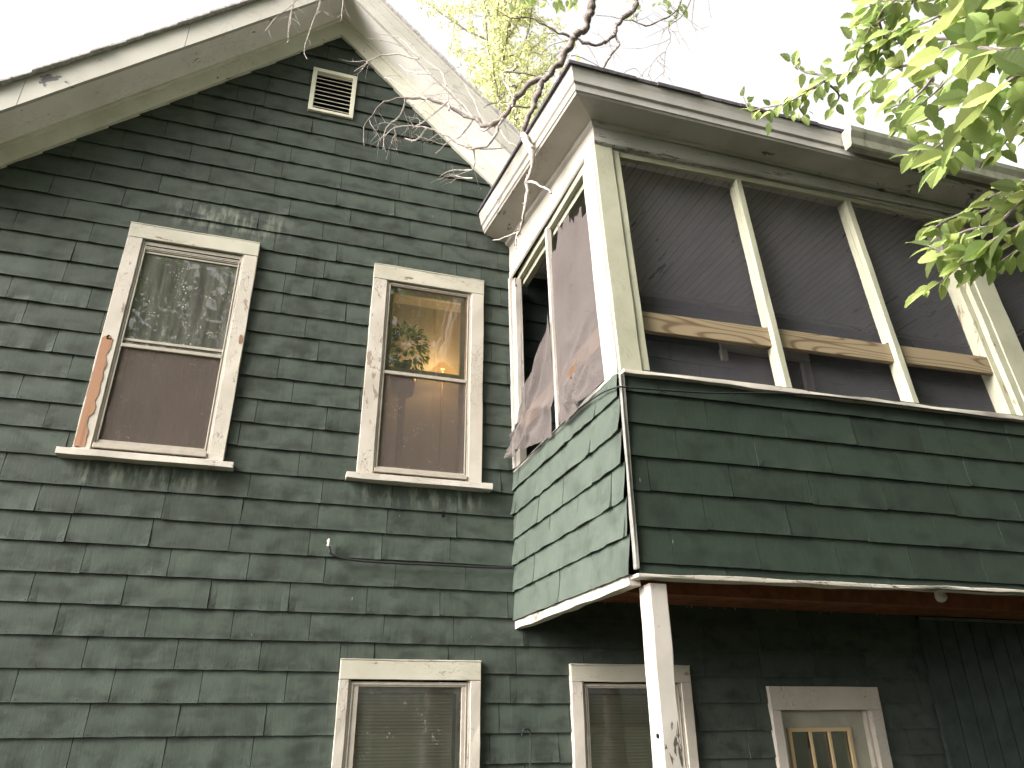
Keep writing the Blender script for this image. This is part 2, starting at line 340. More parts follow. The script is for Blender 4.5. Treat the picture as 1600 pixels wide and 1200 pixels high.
def leaf_mat(name, c, t, mixf=.5, veins=True):
    m = bpy.data.materials.new(name); m.use_nodes = True; nt = m.node_tree; nt.nodes.clear()
    o = N(nt, 'ShaderNodeOutputMaterial'); p = N(nt, 'ShaderNodeBsdfPrincipled'); p.inputs['Roughness'].default_value = .45; p.inputs['Specular IOR Level'].default_value = .35
    tl = N(nt, 'ShaderNodeBsdfTranslucent'); mx = N(nt, 'ShaderNodeMixShader'); mx.inputs[0].default_value = mixf
    tone = N(nt, 'ShaderNodeVertexColor', layer_name='tone').outputs[0]
    def tint(col): return mix(nt, 1.0, mix(nt, 1.0, col, tone, 'MULTIPLY'), (2, 2, 2), 'MULTIPLY')
    cc, ct = tint(c), tint(t)
    if veins:
        uv = N(nt, 'ShaderNodeTexCoord').outputs['UV']; sx = N(nt, 'ShaderNodeSeparateXYZ'); nt.links.new(uv, sx.inputs[0])
        ab = math_n(nt, 'ABSOLUTE', math_n(nt, 'SUBTRACT', sx.outputs[0], .5))
        s = math_n(nt, 'SINE', math_n(nt, 'MULTIPLY', math_n(nt, 'SUBTRACT', sx.outputs[1], math_n(nt, 'MULTIPLY', ab, .8)), 62))
        vn = ramp(nt, s, [(.55, 0.0), (1.0, 1.0)]); mid = ramp(nt, ab, [(.0, 1.0), (.035, 0.0)])
        vv = math_n(nt, 'MAXIMUM', math_n(nt, 'MULTIPLY', vn, .5), mid)
        ct = mix(nt, math_n(nt, 'MULTIPLY', vv, .8), ct, tuple(x*.45 for x in t)); cc = mix(nt, math_n(nt, 'MULTIPLY', vv, .35), cc, tuple(min(1, x*1.9) for x in c))
        b = N(nt, 'ShaderNodeBump'); b.inputs['Strength'].default_value = .5; b.inputs['Distance'].default_value = .004; nt.links.new(math_n(nt, 'MULTIPLY', s, .5), b.inputs['Height']); nt.links.new(b.outputs[0], p.inputs['Normal'])
    nt.links.new(cc, p.inputs['Base Color']); nt.links.new(ct, tl.inputs[0])
    nt.links.new(p.outputs[0], mx.inputs[1]); nt.links.new(tl.outputs[0], mx.inputs[2]); nt.links.new(mx.outputs[0], o.inputs[0]); return m
M_LEAF = leaf_mat('beech_leaf', (.17, .225, .085), (.52, .64, .22), .58)
M_LEAFW = leaf_mat('woodland_leaf', (.055, .10, .025), (.16, .28, .05), .4, False)
M_LEAFY = leaf_mat('pale_yellow_leaf', (.38, .42, .16), (.78, .80, .42), .6, False)

# ------------------------------------------------------------------ ground
g = MB(); g.grid(lambda a, b: (-150+300*a, -150+300*b, .05*nz((a*60, b*60, 0))), 60, 60)
m, nt, p = mat('lawn', .95, .1)
c = mix(nt, ramp(nt, noise_n(nt, coords(nt), 1.2, 6), [(.35, 0.0), (.7, 1.0)]), (.030, .038, .018), (.06, .058, .04)); nt.links.new(c, p.inputs['Base Color'])
go = g.build('ground', m); go['kind'] = 'structure'

# ------------------------------------------------------------------ the house
ROW, OZ = .19, 1.5868
PX = 1.693
house = thing('house', (0, 0, 0), 'green shingled house with white trimmed gable and a leaning upstairs screened porch', 'house')
W1 = (-1.457, -.493, 3.29, 5.232); W2 = (.442, 1.409, 3.29, 5.222); W3 = (.449, 1.42, .42, 2.051); W4 = (2.099, 3.074, .42, 2.043)
DOOR = (3.757, 4.802, .05, 1.90); VENT = (-.285, .125, 6.778, 7.312)

def subtract(cells, holes):
    out = []
    for c in cells:
        st = [c]
        for h in holes:
            nx = []
            for a in st:
                if a[1] <= h[0] or a[0] >= h[1] or a[3] <= h[2] or a[2] >= h[3]: nx.append(a); continue
                if a[0] < h[0]: nx.append((a[0], h[0], a[2], a[3]))
                if a[1] > h[1]: nx.append((h[1], a[1], a[2], a[3]))
                x0, x1 = max(a[0], h[0]), min(a[1], h[1])
                if a[2] < h[2]: nx.append((x0, x1, a[2], h[2]))
                if a[3] > h[3]: nx.append((x0, x1, h[3], a[3]))
            st = nx
        out += st
    return out

def courses(mb, s0, s1, zrows, width, fn, holes=(), thick=.012, tilt=.013, curl=.004, wob=.003, seed=1, nails=True, sub=.045, ztop=None, tonevar=.16, starts=None, jointw=.0035):
    """lapped courses: fn(s, z, out) -> world. every sheet is its own warped plate with a thick butt edge"""
    rr = random.Random(seed)
    for i, zb in enumerate(zrows[:-1]):
        h = zrows[i+1]-zb; st = s0-(starts(i) if starts else rr.uniform(0, width))
        s = st
        while s < s1:
            w = width*rr.uniform(.97, 1.03)
            if rr.random() < .025: w *= .45
            a, b = max(s, s0)+jointw/2, min(s+w, s1)-jointw/2
            sd = rr.uniform(0, 99); t0 = rr.uniform(-1, 1); dz = rr.uniform(-.003, .003); cl = curl*rr.uniform(.3, 1.6); tb = rr.uniform(-.001, .003)
            mb.c = tuple([.5*(1+tonevar*t0)]*3)
            def O(x, z):
                t = max(0., min(1., (z-zb)/h))          # 0 butt .. 1 head
                o = tilt*(1-t)+tb*(1-t)
                o += cl*(1-t)**2.4*math.sin((x-a)/.21*math.pi*2*(.9+.25*math.sin(sd))+sd)*.5
                o += curl*1.3*nz((x, z, sd), 6.0)
                if rr and i < 99: o += cl*.8*(1-t)**2*max(0, 1-min(x-a, b-x)/.04)
                return o+.004
            def bz(x): return zb+dz+wob*nz((x, 0, sd), 9)+wob*.6*nz((x, sd, 3), 30)
            if b-a > .01:
                for (x0, x1, z0, z1) in subtract([(a, b, zb, zb+h*1.06)], holes):
                    nx = max(1, int((x1-x0)/sub)); nzv = max(1, int(round((z1-z0)/.05)))
                    bot = z0 <= zb+1e-6
                    def P(u, v):
                        x = x0+(x1-x0)*u; zl = bz(x) if bot else z0; z = zl+(z1-zl)*v
                        return fn(x, z, O(x, max(zb, min(z, zb+h))) if z <= zb+h else .002)
                    mb.grid(P, nx, nzv)
                    if bot:
                        mb.grid(lambda u, v: fn(x0+(x1-x0)*u, bz(x0+(x1-x0)*u), O(x0+(x1-x0)*u, zb)-thick*(1-v)), nx, 1)
                    for xe in ([x0] if x0 > s0+.01 else [])+([x1] if x1 < s1-.01 else []):
                        mb.grid(lambda u, v: fn(xe, (bz(xe) if bot else z0)+(z1-(bz(xe) if bot else z0))*u, O(xe, max(zb, zb+(z1-zb)*u))-thick*(1-v)), 3, 1)
                if nails:
                    k = max(2, int((b-a)/.125)); 
                    for q in range(k):
                        x = a+.02+(b-a-.04)*q/(k-1)+rr.uniform(-.006, .006); z = zb+.017+rr.uniform(-.004, .006)
                        if any(hh[0]-.01 < x < hh[1]+.01 and hh[2]-.01 < z < hh[3]+.01 for hh in holes): continue
                        o0 = O(x, z)+.0015; r = .0032; old = mb.c; mb.c = (.62, .62, .62) if rr.random() < .6 else (.2, .2, .2)
                        pts = [fn(x+r*math.cos(t), z+r*math.sin(t), o0) for t in (0, 1.05, 2.1, 3.14, 4.19, 5.24)]; ctr = fn(x, z, o0+.003)
                        for e in range(6): mb.face([pts[e], pts[(e+1) % 6], ctr])
                        mb.c = old
            s += w
def cut(o, co, no):
    b = bmesh.new(); b.from_mesh(o.data); bmesh.ops.bisect_plane(b, geom=b.verts[:]+b.edges[:]+b.faces[:], plane_co=co, plane_no=no, clear_outer=True); b.to_mesh(o.data); b.free()

# the front wall's siding: gable wing and the part under and behind the porch
def inner(w, e=.04): return (w[0]+e, w[1]-e, w[2]+.02, w[3]-e)
holes = [inner(W1), inner(W2), inner(W3), inner(W4), inner(DOOR), inner(VENT, .01)]
rows = [OZ+ROW*k for k in range(-8, 36)]
sm = MB()
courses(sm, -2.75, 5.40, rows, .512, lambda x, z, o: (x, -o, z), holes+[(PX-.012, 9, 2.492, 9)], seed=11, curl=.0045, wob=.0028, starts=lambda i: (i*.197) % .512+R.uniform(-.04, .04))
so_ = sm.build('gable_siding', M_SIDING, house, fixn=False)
k = .96
for sgn in (-1, 1):
    cut(so_, (-.075, 0, 7.98), Vector((sgn*k, 0, 1)).normalized())
# a hole knocked in one shingle and the small pieces of it
sm = MB(); courses(sm, PX+.012, 7.4, [2.62+ROW*k for k in range(0, 16)], .512, lambda x, z, o: (x, -o, z), [(3.86, 4.70, 2.6, 4.92)], seed=13, sub=.2, nails=False)
up = sm.build('upper_porch_siding', M_UNDERSIDE, house, fixn=False)
cut(up, (0, 0, 5.40), Vector((0, 0, 1)))
# sheathing with the window openings left out
sm = MB()
for (x0, x1, z0, z1) in subtract([(-2.75, 7.6, 0, 6.0)], holes+[(3.86, 4.70, 2.6, 4.92)]): sm.box(x0, x1, .002, .10, z0, z1)
for (x0, x1, z0, z1) in subtract([(-2.75, 2.6, 6.0, 8.2)], holes): sm.box(x0, x1, .002, .10, z0, z1)
sh = sm.build('wall', M_DARK, house)
for sgn in (-1, 1): cut(sh, (-.075, 0, 8.0), Vector((sgn*k, 0, 1)).normalized())
sm = MB()
sm.box(-2.80, -2.72, .0, 6, 0, 5.5); sm.box(-2.72, 7.6, 5.9, 6, 0, 6); sm.box(7.55, 7.65, 0, 6, 0, 6)
sm.build('side_wall', M_VB, house)
# interior: floors, partitions
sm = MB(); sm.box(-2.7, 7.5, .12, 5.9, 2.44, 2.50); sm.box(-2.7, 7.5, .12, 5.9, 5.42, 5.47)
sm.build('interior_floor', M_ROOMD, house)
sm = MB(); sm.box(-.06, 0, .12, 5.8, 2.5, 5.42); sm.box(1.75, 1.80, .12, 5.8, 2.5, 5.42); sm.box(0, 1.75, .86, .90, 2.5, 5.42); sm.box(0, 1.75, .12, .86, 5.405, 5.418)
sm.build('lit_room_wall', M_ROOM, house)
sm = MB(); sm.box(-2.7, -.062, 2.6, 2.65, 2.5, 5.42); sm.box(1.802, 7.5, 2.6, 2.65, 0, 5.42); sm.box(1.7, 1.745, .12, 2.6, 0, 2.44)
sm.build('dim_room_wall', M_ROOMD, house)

# -------- gable rakes: frieze board, soffit, fascia, roof edge
def rake(sgn):
    xe = -2.95 if sgn < 0 else 2.25
    Ls = [(-.075, 0)]; n = 24
    def X(t): return -.075+(xe+.075)*t
    def zl(x, z0): return z0-k*abs(x+.075)
    seed = 3 if sgn < 0 else 9
    a = MB()
    def slab(y0, y1, za, zb, jit=.002, mb=a, ta=0., tb=1.):
        pr = []
        i0 = len(mb.v)
        for q in range(n+1):
            x = X(ta+(tb-ta)*q/n)
            for (y, z) in ((y0, za), (y1, za), (y1, zb), (y0, zb)):
                mb.v.append((x, y+jit*nz((x, y, z), 3, seed), zl(x, z)+jit*nz((x, z, y), 2.5, seed+5)))
        for q in range(n):
            b = i0+4*q
            for e in range(4): mb.f.append((b+e, b+(e+1) % 4, b+4+(e+1) % 4, b+4+e)); mb.uv.append([(0, 0)]*4); mb.col.append((.5, .5, .5))
        for b in (i0, i0+4*n): mb.f.append((b, b+1, b+2, b+3)); mb.uv.append([(0, 0)]*4); mb.col.append((.5, .5, .5))
    slab(-.045, .0, 7.815, 8.06)
    slab(-.065, -.0455, 8.005, 8.06)           # bed strip
    a.build('rake_frieze_board', M_RAKE, house)
    a = MB(); slab(-.355, -.0655, 8.042, 8.075, .002, a); a.build('soffit', M_SOFF, house)
    a = MB()
    for t0_, t1_ in ((0, .43), (.4315, .78), (.7815, 1)) if sgn < 0 else ((0, 1),): slab(-.385, -.3555, 8.022, 8.300, .003, a, t0_, t1_)
    if sgn > 0: slab(-.398, -.3855, 8.14, 8.16, .002, a); slab(-.404, -.3855, 8.262, 8.300, .002, a)
    a.build('rake_fascia', M_FASC, house)
    a = MB()
    # roof slab with a stepped edge of shingle butts
    m_ = 26
    for q in range(m_):
        x0, x1 = X(q/m_), X((q+1)/m_); j = R.uniform(-.008, .008)
        z00, z01 = zl(x0, 8.303), zl(x1, 8.303+.010)
        top = .020+R.uniform(0, .007)
        a.hexa([(x0, -.425+j, z00), (x1, -.425+j, z01), (x1, 6.2, z01), (x0, 6.2, z00), (x0, -.425+j, z00+top), (x1, -.425+j, z01+top), (x1, 6.2, z01+top), (x0, 6.2, z00+top)])
    a.build('roof', M_ROOFSH, house)
rake(-1); rake(1)

# -------- gable vent
vt = MB(); x0, x1, z0, z1 = VENT; f = .04
vt.box(x0, x1, -.040, .02, z1-f, z1); vt.box(x0, x1, -.040, .02, z0, z0+f*.8); vt.box(x0, x0+f, -.039, .02, z0+f*.8, z1-f); vt.box(x1-f, x1, -.039, .02, z0+f*.8, z1-f)
M_VENT = paint_mat('vent_paint', (.68, .66, .54), amt=.1)
vo = vt.build('gable_vent', M_VENT, house, bevel=.003)
vs_ = MB()
for i in range(9):
    zc = z0+f+(z1-z0-2*f)*(i+.55)/9
    vs_.hexa([(x0+f, -.034, zc-.016), (x1-f, -.034, zc-.016), (x1-f, .006, zc+.018), (x0+f, .006, zc+.018), (x0+f, -.034, zc-.011), (x1-f, -.034, zc-.011), (x1-f, .006, zc+.023), (x0+f, .006, zc+.023)])
vs_.build('slats', M_VENT, vo)
b = MB(); b.box(x0+.01, x1-.01, .03, .05, z0, z1); b.build('backing', M_DARK, vo)

# -------- windows
def window(W, gl, sash, mid, glass, lower=True, bare=False, head=.135, label=None):
    x0, x1, zs, zt = W; gx0, gx1, gz0, gz1 = gl; sx0, sx1, sz0, sz1 = sash
    w = MB()
    w.board(x0-.002, x1+.002, -.055, 0, zt-.012, zt-.002, .002)                      # drip cap
    w.board(x0, x1, -.052, .0, sz1+.012, zt-.0125, .002)
    wo = w.build('window', M_TRIM_H, house, bevel=.003)
    if label: wo['label'] = label
    for side in (0, 1):
        c = MB(); a, b_ = (x0, sx0-.004) if side == 0 else (sx1+.004, x1)
        c.board(a, b_, -.050, .0, zs+.062, sz1+.011, .0022, seed=side*7)
        c.build('side_casing', M_PEEL if zt > 4 else M_TRIM, wo, bevel=.003)
        # blind stop strip beside the sash
        c = MB(); a, b_ = (sx0-.004+.001, sx0+.012) if side == 0 else (sx1-.012, sx1+.003)
        c.board(a, b_, -.034, .0, zs+.062, sz1+.010, .001); c.build('blind_stop', M_TRIM, wo, bevel=.002)
    s = MB(); s.board(x0-.075, x1+.075, -.105, .02, zs, zs+.045, .004, seed=3)
    s.hexa([(x0, -.095, zs+.046), (x1, -.095, zs+.046), (x1, .05, zs+.06), (x0, .05, zs+.06), (x0, -.09, zs+.050), (x1, -.09, zs+.050), (x1, .05, zs+.085), (x0, .05, zs+.085)])
    s.build('sill', M_SILL, wo, bevel=.004)
    fr = MB(); a, b_, c_, d_ = sx0+.0125, sx1-.0125, sz0, sz1
    y0, y1 = -.030, .0
    for (p0, p1, q0, q1, yy) in ((a, gx0, gz0-.0, gz1, 0), (gx1, b_, gz0, gz1, 0), (a, b_, gz1, d_, .0), (a, b_, c_, gz0, -.0)):
        fr.box(p0, p1, y0+yy, y1, q0, q1)
        # a raised inner bead, so that the frame reads as an extrusion
    bd = .010
    fr.box(a+.006, a+.006+bd, y0-.006, y0-.0005, gz0-.01, gz1+.01); fr.box(b_-.006-bd, b_-.006, y0-.006, y0-.0005, gz0-.01, gz1+.01)
    fr.box(a+.006, b_-.006, y0-.006, y0-.0005, gz1+.0105, gz1+.0205)
    fr.box(a-.006, b_+.006, -.058, y0-.0005, c_-.006, c_+.026)                        # projecting bottom rail
    fo = fr.build('storm_frame', M_STORM, wo, bevel=.0025)
    mr = MB(); mr.box(gx0, gx1, -.038, -.004, mid-.014, mid+.014); mr.build('meeting_rail', M_STORM, fo, bevel=.003)
    p = MB(); p.box(gx0, gx1, -.014, -.011, mid+.014, gz1); p.build('upper_pane', glass, fo)
    p = MB(); p.box(gx0, gx1, -.008, -.005, gz0, mid-.014); p.build('lower_pane', M_GLASSL, fo)
    if lower:
        p = MB(); p.grid(lambda u, v: (gx0+(gx1-gx0)*u, -.022+.003*nz((u, v, 3), 3), gz0+(mid-.014-gz0)*v), 6, 6); p.build('insect_screen', M_SCREEN_W, fo)
    # the wooden sash behind the storm window
    s = MB(); i0, i1 = sx0+.03, sx1-.03
    s.box(i0, i0+.04, .030, .065, gz0-.02, gz1+.03); s.box(i1-.04, i1, .030, .065, gz0-.02, gz1+.03); s.box(i0+.04, i1-.04, .031, .064, gz1-.035, gz1+.03); s.box(i0+.04, i1-.04, .031, .064, gz0-.02, gz0+.03); s.box(i0+.04, i1-.04, .031, .064, mid+.035, mid+.085)
    s.build('inner_sash', M_SASH, wo, bevel=.003)
    return wo
w1 = window(W1, (-1.318, -.628, 3.435, 5.005), (-1.343, -.603, 3.375, 5.085), 4.170, M_GLASS1, label='window with its left casing peeled to bare orange wood')
w2 = window(W2, (.594, 1.270, 3.42, 5.035), (.565, 1.296, 3.375, 5.062), 4.215, M_GLASS2, label='upper window with a lamp lit behind it')
w3 = window(W3, (.582, 1.289, .55, 1.876), (.517, 1.343, .50, 1.907), 1.10, M_GLASS2, head=.14, label='ground floor window with lowered blinds')
w4 = window(W4, (2.235, 2.940, .55, 1.876), (2.19, 2.99, .50, 1.907), 1.10, M_GLASSP, head=.14, label='ground floor window under the porch, partly behind the post')
# storm track slot at the head of the left window
b = MB(); b.box(-1.315, -.631, -.0335, -.0305, 5.018, 5.03); b.box(-1.315, -.631, -.0335, -.0305, 5.045, 5.052); b.build('track_slot', M_DARK, w1)
b = MB(); b.box(-1.316, -.630, -.024, -.016, 4.985, 4.999); b.build('sash_rail', M_STORM, w1); b = MB(); b.box(-1.316, -.630, -.022, -.0155, 4.215, 4.235); b.build('sash_rail', M_STORM, w1)
# bare wood where the paint has gone from the left casing
def ragged(mb, pts, y, th=.0015):
    n = len(pts); i = len(mb.v)
    mb.face([(x, y, z) for x, z in pts])
pts = []
rr = random.Random(5)
for q in range(17):
    z = 3.36+(4.20-3.36)*q/16; pts.append((-1.447+.0*rr.random(), z))
top = [(-1.43, 4.215), (-1.41, 4.20), (-1.40, 4.225), (-1.385, 4.19), (-1.375, 4.20)]
right = [(-1.375-.0-.010*abs(nz((z, 0, 0), 9))-(.025 if 3.50 < z < 3.60 else 0)-(.02*abs(nz((z, 4, 0), 25))), z) for z in [4.18-.03*i for i in range(28)]]
b = MB(); P_ = pts+top+right; c0 = (-1.418, -.0535, 3.8)
cen = [(-1.418, z) for _, z in P_]
for i in range(len(P_)):
    a_, b_ = P_[i], P_[(i+1) % len(P_)]
    b.face([(a_[0], -.0535, a_[1]), (b_[0], -.0535, b_[1]), (-1.418, -.0535, b_[1]), (-1.418, -.0535, a_[1])])
bare = b.build('bare_wood_patch', M_BARE, w1, label='bare orange wood on the left casing')
b = MB(); P_ = [(-.517+.012*math.cos(t)*(1+.5*nz((t, 0, 0), 2)), 4.33+.045*math.sin(t)*(1+.5*nz((t, 3, 0), 3))) for t in [i*.52 for i in range(12)]]
b.face([(x, -.0535, z) for x, z in P_]); b.build('bare_chip', M_BARE, w1)
# curled paint flakes standing off the casings
def flakes(mb, n, x0, x1, z0, z1, y, seed, size=.018):
    r_ = random.Random(seed)
    for _ in range(n):
        x, z = r_.uniform(x0, x1), r_.uniform(z0, z1); w_, h_ = size*r_.uniform(.3, 1), size*r_.uniform(.5, 1.8); l = r_.uniform(.002, .009); s_ = r_.choice((-1, 1)); j = [r_.uniform(.6, 1.3) for _ in range(4)]
        mb.face([(x, y, z-h_*j[0]), (x+s_*w_*j[1], y-l, z-h_*.6*j[2]), (x+s_*w_*j[3], y-l*1.3, z+h_*.5), (x, y, z+h_*j[1])])
M_FLAKE = plain('paint_flake', (.43, .395, .345), .6, .3, 0, 30, .1)

# -------- curtains, blinds, lamp and plant behind the glass
def curtain(x0, x1, z0, z1, y, m_, lab, amp=.016, fr_=9, seed=0):
    b = MB(); nx = 90
    b.grid(lambda u, v: (x0+(x1-x0)*u+.01*nz((u*3, v*2, seed)), y+amp*math.sin(u*fr_*6.28+1.4*nz((u*2, v*1.3, seed), 2))+amp*.5*math.sin(u*fr_*2.7*6.28+v), z0+(z1-z0)*v), nx, 10)
    o = b.build('curtain', m_, None, smooth=True, fixn=False); tag(o, lab, 'curtain'); recentre(o, ((x0+x1)/2, y, z0)); return o
curtain(-1.40, -.55, 3.30, 5.15, .14, M_SHEER, 'grey sheer curtain hanging behind the left upstairs window with the bare casing', seed=2)
curtain(1.02, 1.36, 3.30, 5.15, .15, M_SHEER2, 'thin sheer curtain hanging in front of the lit lamp', fr_=3, seed=5)
def blinds(x0, x1, z0, z1, y, lab):
    o = thing('window_blind', ((x0+x1)/2, y, z0), lab, 'blind')
    b = MB(); n = int((z1-z0)/.0215)
    for i in range(n):
        z = z1-.03-i*.0215; s = .0006*math.sin(i*2.1)
        b.grid(lambda u, v: (x0+(x1-x0)*u, y-.010+.020*v, z-.011+.0205*v+.003*math.sin(v*3.1)+s), 1, 3)
    b.build('slats', M_BLIND, o, fixn=False)
    b = MB(); b.box(x0, x1, y-.015, y+.015, z1-.028, z1); b.build('head_rail', M_BLIND, o)
    return o
blinds(.56, 1.255, .55, 1.90, .10, 'lowered blind behind the ground floor window left of the porch post')
blinds(2.22, 2.95, .55, 1.90, .10, 'lowered blind behind the ground floor window the porch post stands in front of')

lamp = thing('floor_lamp', (1.20, .62, 2.5), 'lit lamp with a tapered amber shade glowing behind the upper pane', 'lamp')
LX, LY, LZ = 1.20, .62, 4.62
M_BRASS = plain('dark_brass', (.16, .10, .04), .4, .5, .8)
b = MB(); b.tube([(LX, LY, 2.53, .010), (LX, LY, LZ+.03, .010)], 8); b.build('pole', M_BRASS, lamp, smooth=True)
b = MB(); b.lathe((LX, LY, 2.5), [(.0, .03), (.13, .025), (.14, .0)], 24); b.build('base', M_BRASS, lamp, smooth=True)
m, nt, p = mat('lamp_shade_fabric', .8, .1); p.inputs['Base Color'].default_value = (.6, .30, .08, 1)
nt.nodes.remove(p); o_ = [n for n in nt.nodes if n.type == 'OUTPUT_MATERIAL'][0]
em = N(nt, 'ShaderNodeEmission'); em.inputs[0].default_value = (1.0, .46, .13, 1); em.inputs[1].default_value = .36; nt.links.new(em.outputs[0], o_.inputs[0])
b = MB(); b.lathe((LX, LY, LZ), [(.14, -.055), (.045, .06)], 24); b.lathe((LX, LY, LZ), [(.142, -.058), (.142, -.050)], 24); b.build('lamp_shade', m, lamp, smooth=True, fixn=False)
m, nt, p = mat('lamp_bulb', .8, .1); p.inputs['Emission Color'].default_value = (1, .62, .25, 1); p.inputs['Emission Strength'].default_value = 14
b = MB(); b.lathe((LX, LY, LZ+.03), [(.001, -.03), (.022, -.012), (.026, .006), (.014, .03), (.001, .035)], 12); b.build('bulb', m, lamp, smooth=True)
ld = bpy.data.lights.new('bulb_light', 'POINT'); ld.energy = 8.0; ld.color = (1, .62, .28); ld.shadow_soft_size = .06
lo_ = bpy.data.objects.new('bulb_light', ld); COL.objects.link(lo_); lo_.parent = lamp; lo_.location = (0, 0, 2.18)

def leaf(mb, p, d, up, L, W=None, bend=.25, fold=.25, c=None, teeth=True, det=6):
    """one blade: toothed oval folded along its midrib"""
    W = W or L*.56; d = d.normalized(); s = d.cross(up)
    if s.length < 1e-3: s = d.cross(Vector((1, .1, 0)))
    s.normalize(); n = s.cross(d).normalized()
    n0 = det; mb.c = c or (.5, .5, .5)
    mids, Ls, Rs = [], [], []
    for i in range(n0+1):
        t = i/n0; w = (math.sin(math.pi*min(1, t**.80))**.85)*W*.5 if 0 < t < 1 else 0
        if teeth and 0 < i < n0: w *= 1+(.07 if i % 2 else -.04)
        q = p+d*(L*t)-n*(bend*L*t*t)
        mids.append(q); off = n*(fold*w)
        Ls.append(q-s*w+off+(d*L*.02 if i % 2 else Vector())); Rs.append(q+s*w+off)
    i0 = len(mb.v); mb.v += [tuple(q) for q in mids]+[tuple(q) for q in Ls]+[tuple(q) for q in Rs]; m_ = n0+1
    for i in range(n0):
        t0, t1 = i/n0, (i+1)/n0
        for (a, sd_) in ((m_, 0.0), (2*m_, 1.0)):
            f = (i0+i, i0+i+1, i0+a+i+1, i0+a+i); u = [(.5, t0), (.5, t1), (.5+(sd_-.5)*(abs(math.sin(math.pi*t1))), t1), (.5+(sd_-.5)*(abs(math.sin(math.pi*t0))), t0)]
            mb.f.append(f); mb.uv.append(u); mb.col.append(mb.c)
hp = thing('houseplant', (.80, .30, 4.0), 'leafy green houseplant, partly standing in for tree reflections, behind the lit upstairs window', 'plant')  # plant added partly in place of tree reflections in the pane
b = MB(); r_ = random.Random(3)
for _ in range(430):
    v = Vector((r_.gauss(0, 1), r_.gauss(0, .6), r_.gauss(0, 1))); v.normalize(); c0 = Vector((.80, .33, 4.62)); q = c0+Vector((v.x*.20, v.y*.12, v.z*.24))*r_.uniform(.3, 1)**.6
    leaf(b, q, Vector((v.x, v.y-.2, v.z-.5)), Vector((0, 0, 1)), r_.uniform(.035, .07), c=tuple([r_.uniform(.25, .9)]*3), det=4)
b.build('foliage', M_LEAFW, hp, fixn=False)
b = MB(); b.lathe((.80, .33, 4.20), [(.0, 0), (.09, .0), (.12, .18), (.10, .18), (.09, .02)], 16); b.build('pot', M_BRASS, hp, smooth=True)
b = MB(); b.tube([(.80, .33, 2.5, .03), (.80, .33, 4.20, .03)], 8); b.build('plant_stand', M_BRASS, hp)

# -------- door under the porch
d = MB(); x0, x1, z0, z1 = DOOR
d.board(x0, x1, -.048, .0, z1-.172, z1, .002); d.board(x0, x0+.085, -.046, .0, .05, z1-.173, .002); d.board(x1-.105, x1, -.046, .0, .05, z1-.173, .002)
df = d.build('door_casing', M_TRIM, house, bevel=.003)
d = MB(); d.box(x0+.065, x0+.09, .001, .11, .05, z1-.16); d.box(x1-.125, x1-.09, .001, .11, .05, z1-.16); d.box(x0+.09, x1-.125, .001, .11, z1-.165, z1-.15); d.build('jamb', M_TRIM, df)
d = MB(); gx0, gx1, gz1 = 3.93, 4.52, 1.60
d.box(x0+.092, gx0, .045, .085, .06, z1-.167); d.box(gx1, x1-.127, .045, .085, .06, z1-.167); d.box(gx0, gx1, .045, .085, gz1, z1-.167); d.box(gx0, gx1, .045, .085, .06, .95)
door = d.build('door', M_DOOR, house, bevel=.002, label='grey green door with yellowed glazing bars')
d = MB(); t = .028
d.box(gx0, gx1, .022, .044, gz1-t, gz1); d.box(gx0, gx0+t, .022, .044, .95, gz1-t); d.box(gx1-t, gx1, .022, .044, .95, gz1-t); d.box(gx0+t, gx1-t, .022, .044, .95, .95+t)
w_ = (gx1-gx0-2*t)
for i in (1, 2):
    xx = gx0+t+w_*i/3; d.box(xx-.010, xx+.010, .024, .044, .95+t, gz1-t)
d.box(gx0+t, gx1-t, .026, .043, 1.26, 1.28)
d.build('glazing_bars', M_MUNT, door, bevel=.002)
d = MB(); d.box(gx0+.002, gx1-.002, .046, .050, .95, gz1); d.build('pane', M_GLASSP, door)
d = MB(); d.lathe((x0+.15, .03, 1.0), [(.0, -.02), (.022, -.01), (.025, .01), (.0, .022)], 12); d.build('handle', M_BRASS, door, smooth=True)

# -------- upstairs door trim seen below the rail, on the porch's back wall
d = MB(); d.board(3.77, 4.78, -.050, 0, 4.90, 5.045, .002); d.board(3.77, 3.835, -.047, 0, 4.775, 4.899, .001)
bd_ = d.build('porch_door_casing', M_TRIM, house, bevel=.003)
d = MB(); d.board(4.69, 4.78, -.047, 0, 2.7, 4.899, .001); d.build('side_casing', paint_mat('brown_grey_casing', (.30, .26, .25), amt=.2), bd_)
d = MB(); d.box(3.84, 4.69, .03, .07, 2.6, 4.9); d.build('porch_door', plain('dark_brown_door', (.06, .04, .04)), house)

# ------------------------------------------------------------------ the porch
def LY_(z): return -2.0+.079*max(0, z-3.45)
def zr(x): return .016*(min(x, 4.8)-PX)        # the whole porch sags towards its corner
SL = lambda x, z, o: (x, -2.0-o, z+zr(x)*(z-2.3)/1.1)
# front skirt
zrows = [2.325, 2.378]+[2.378+.1905*k for k in range(1, 6)]+[3.47]
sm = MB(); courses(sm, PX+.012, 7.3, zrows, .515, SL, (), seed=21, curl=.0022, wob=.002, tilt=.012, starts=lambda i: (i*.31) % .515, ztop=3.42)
fs = sm.build('front_skirt_siding', M_SKIRT, house, fixn=False)
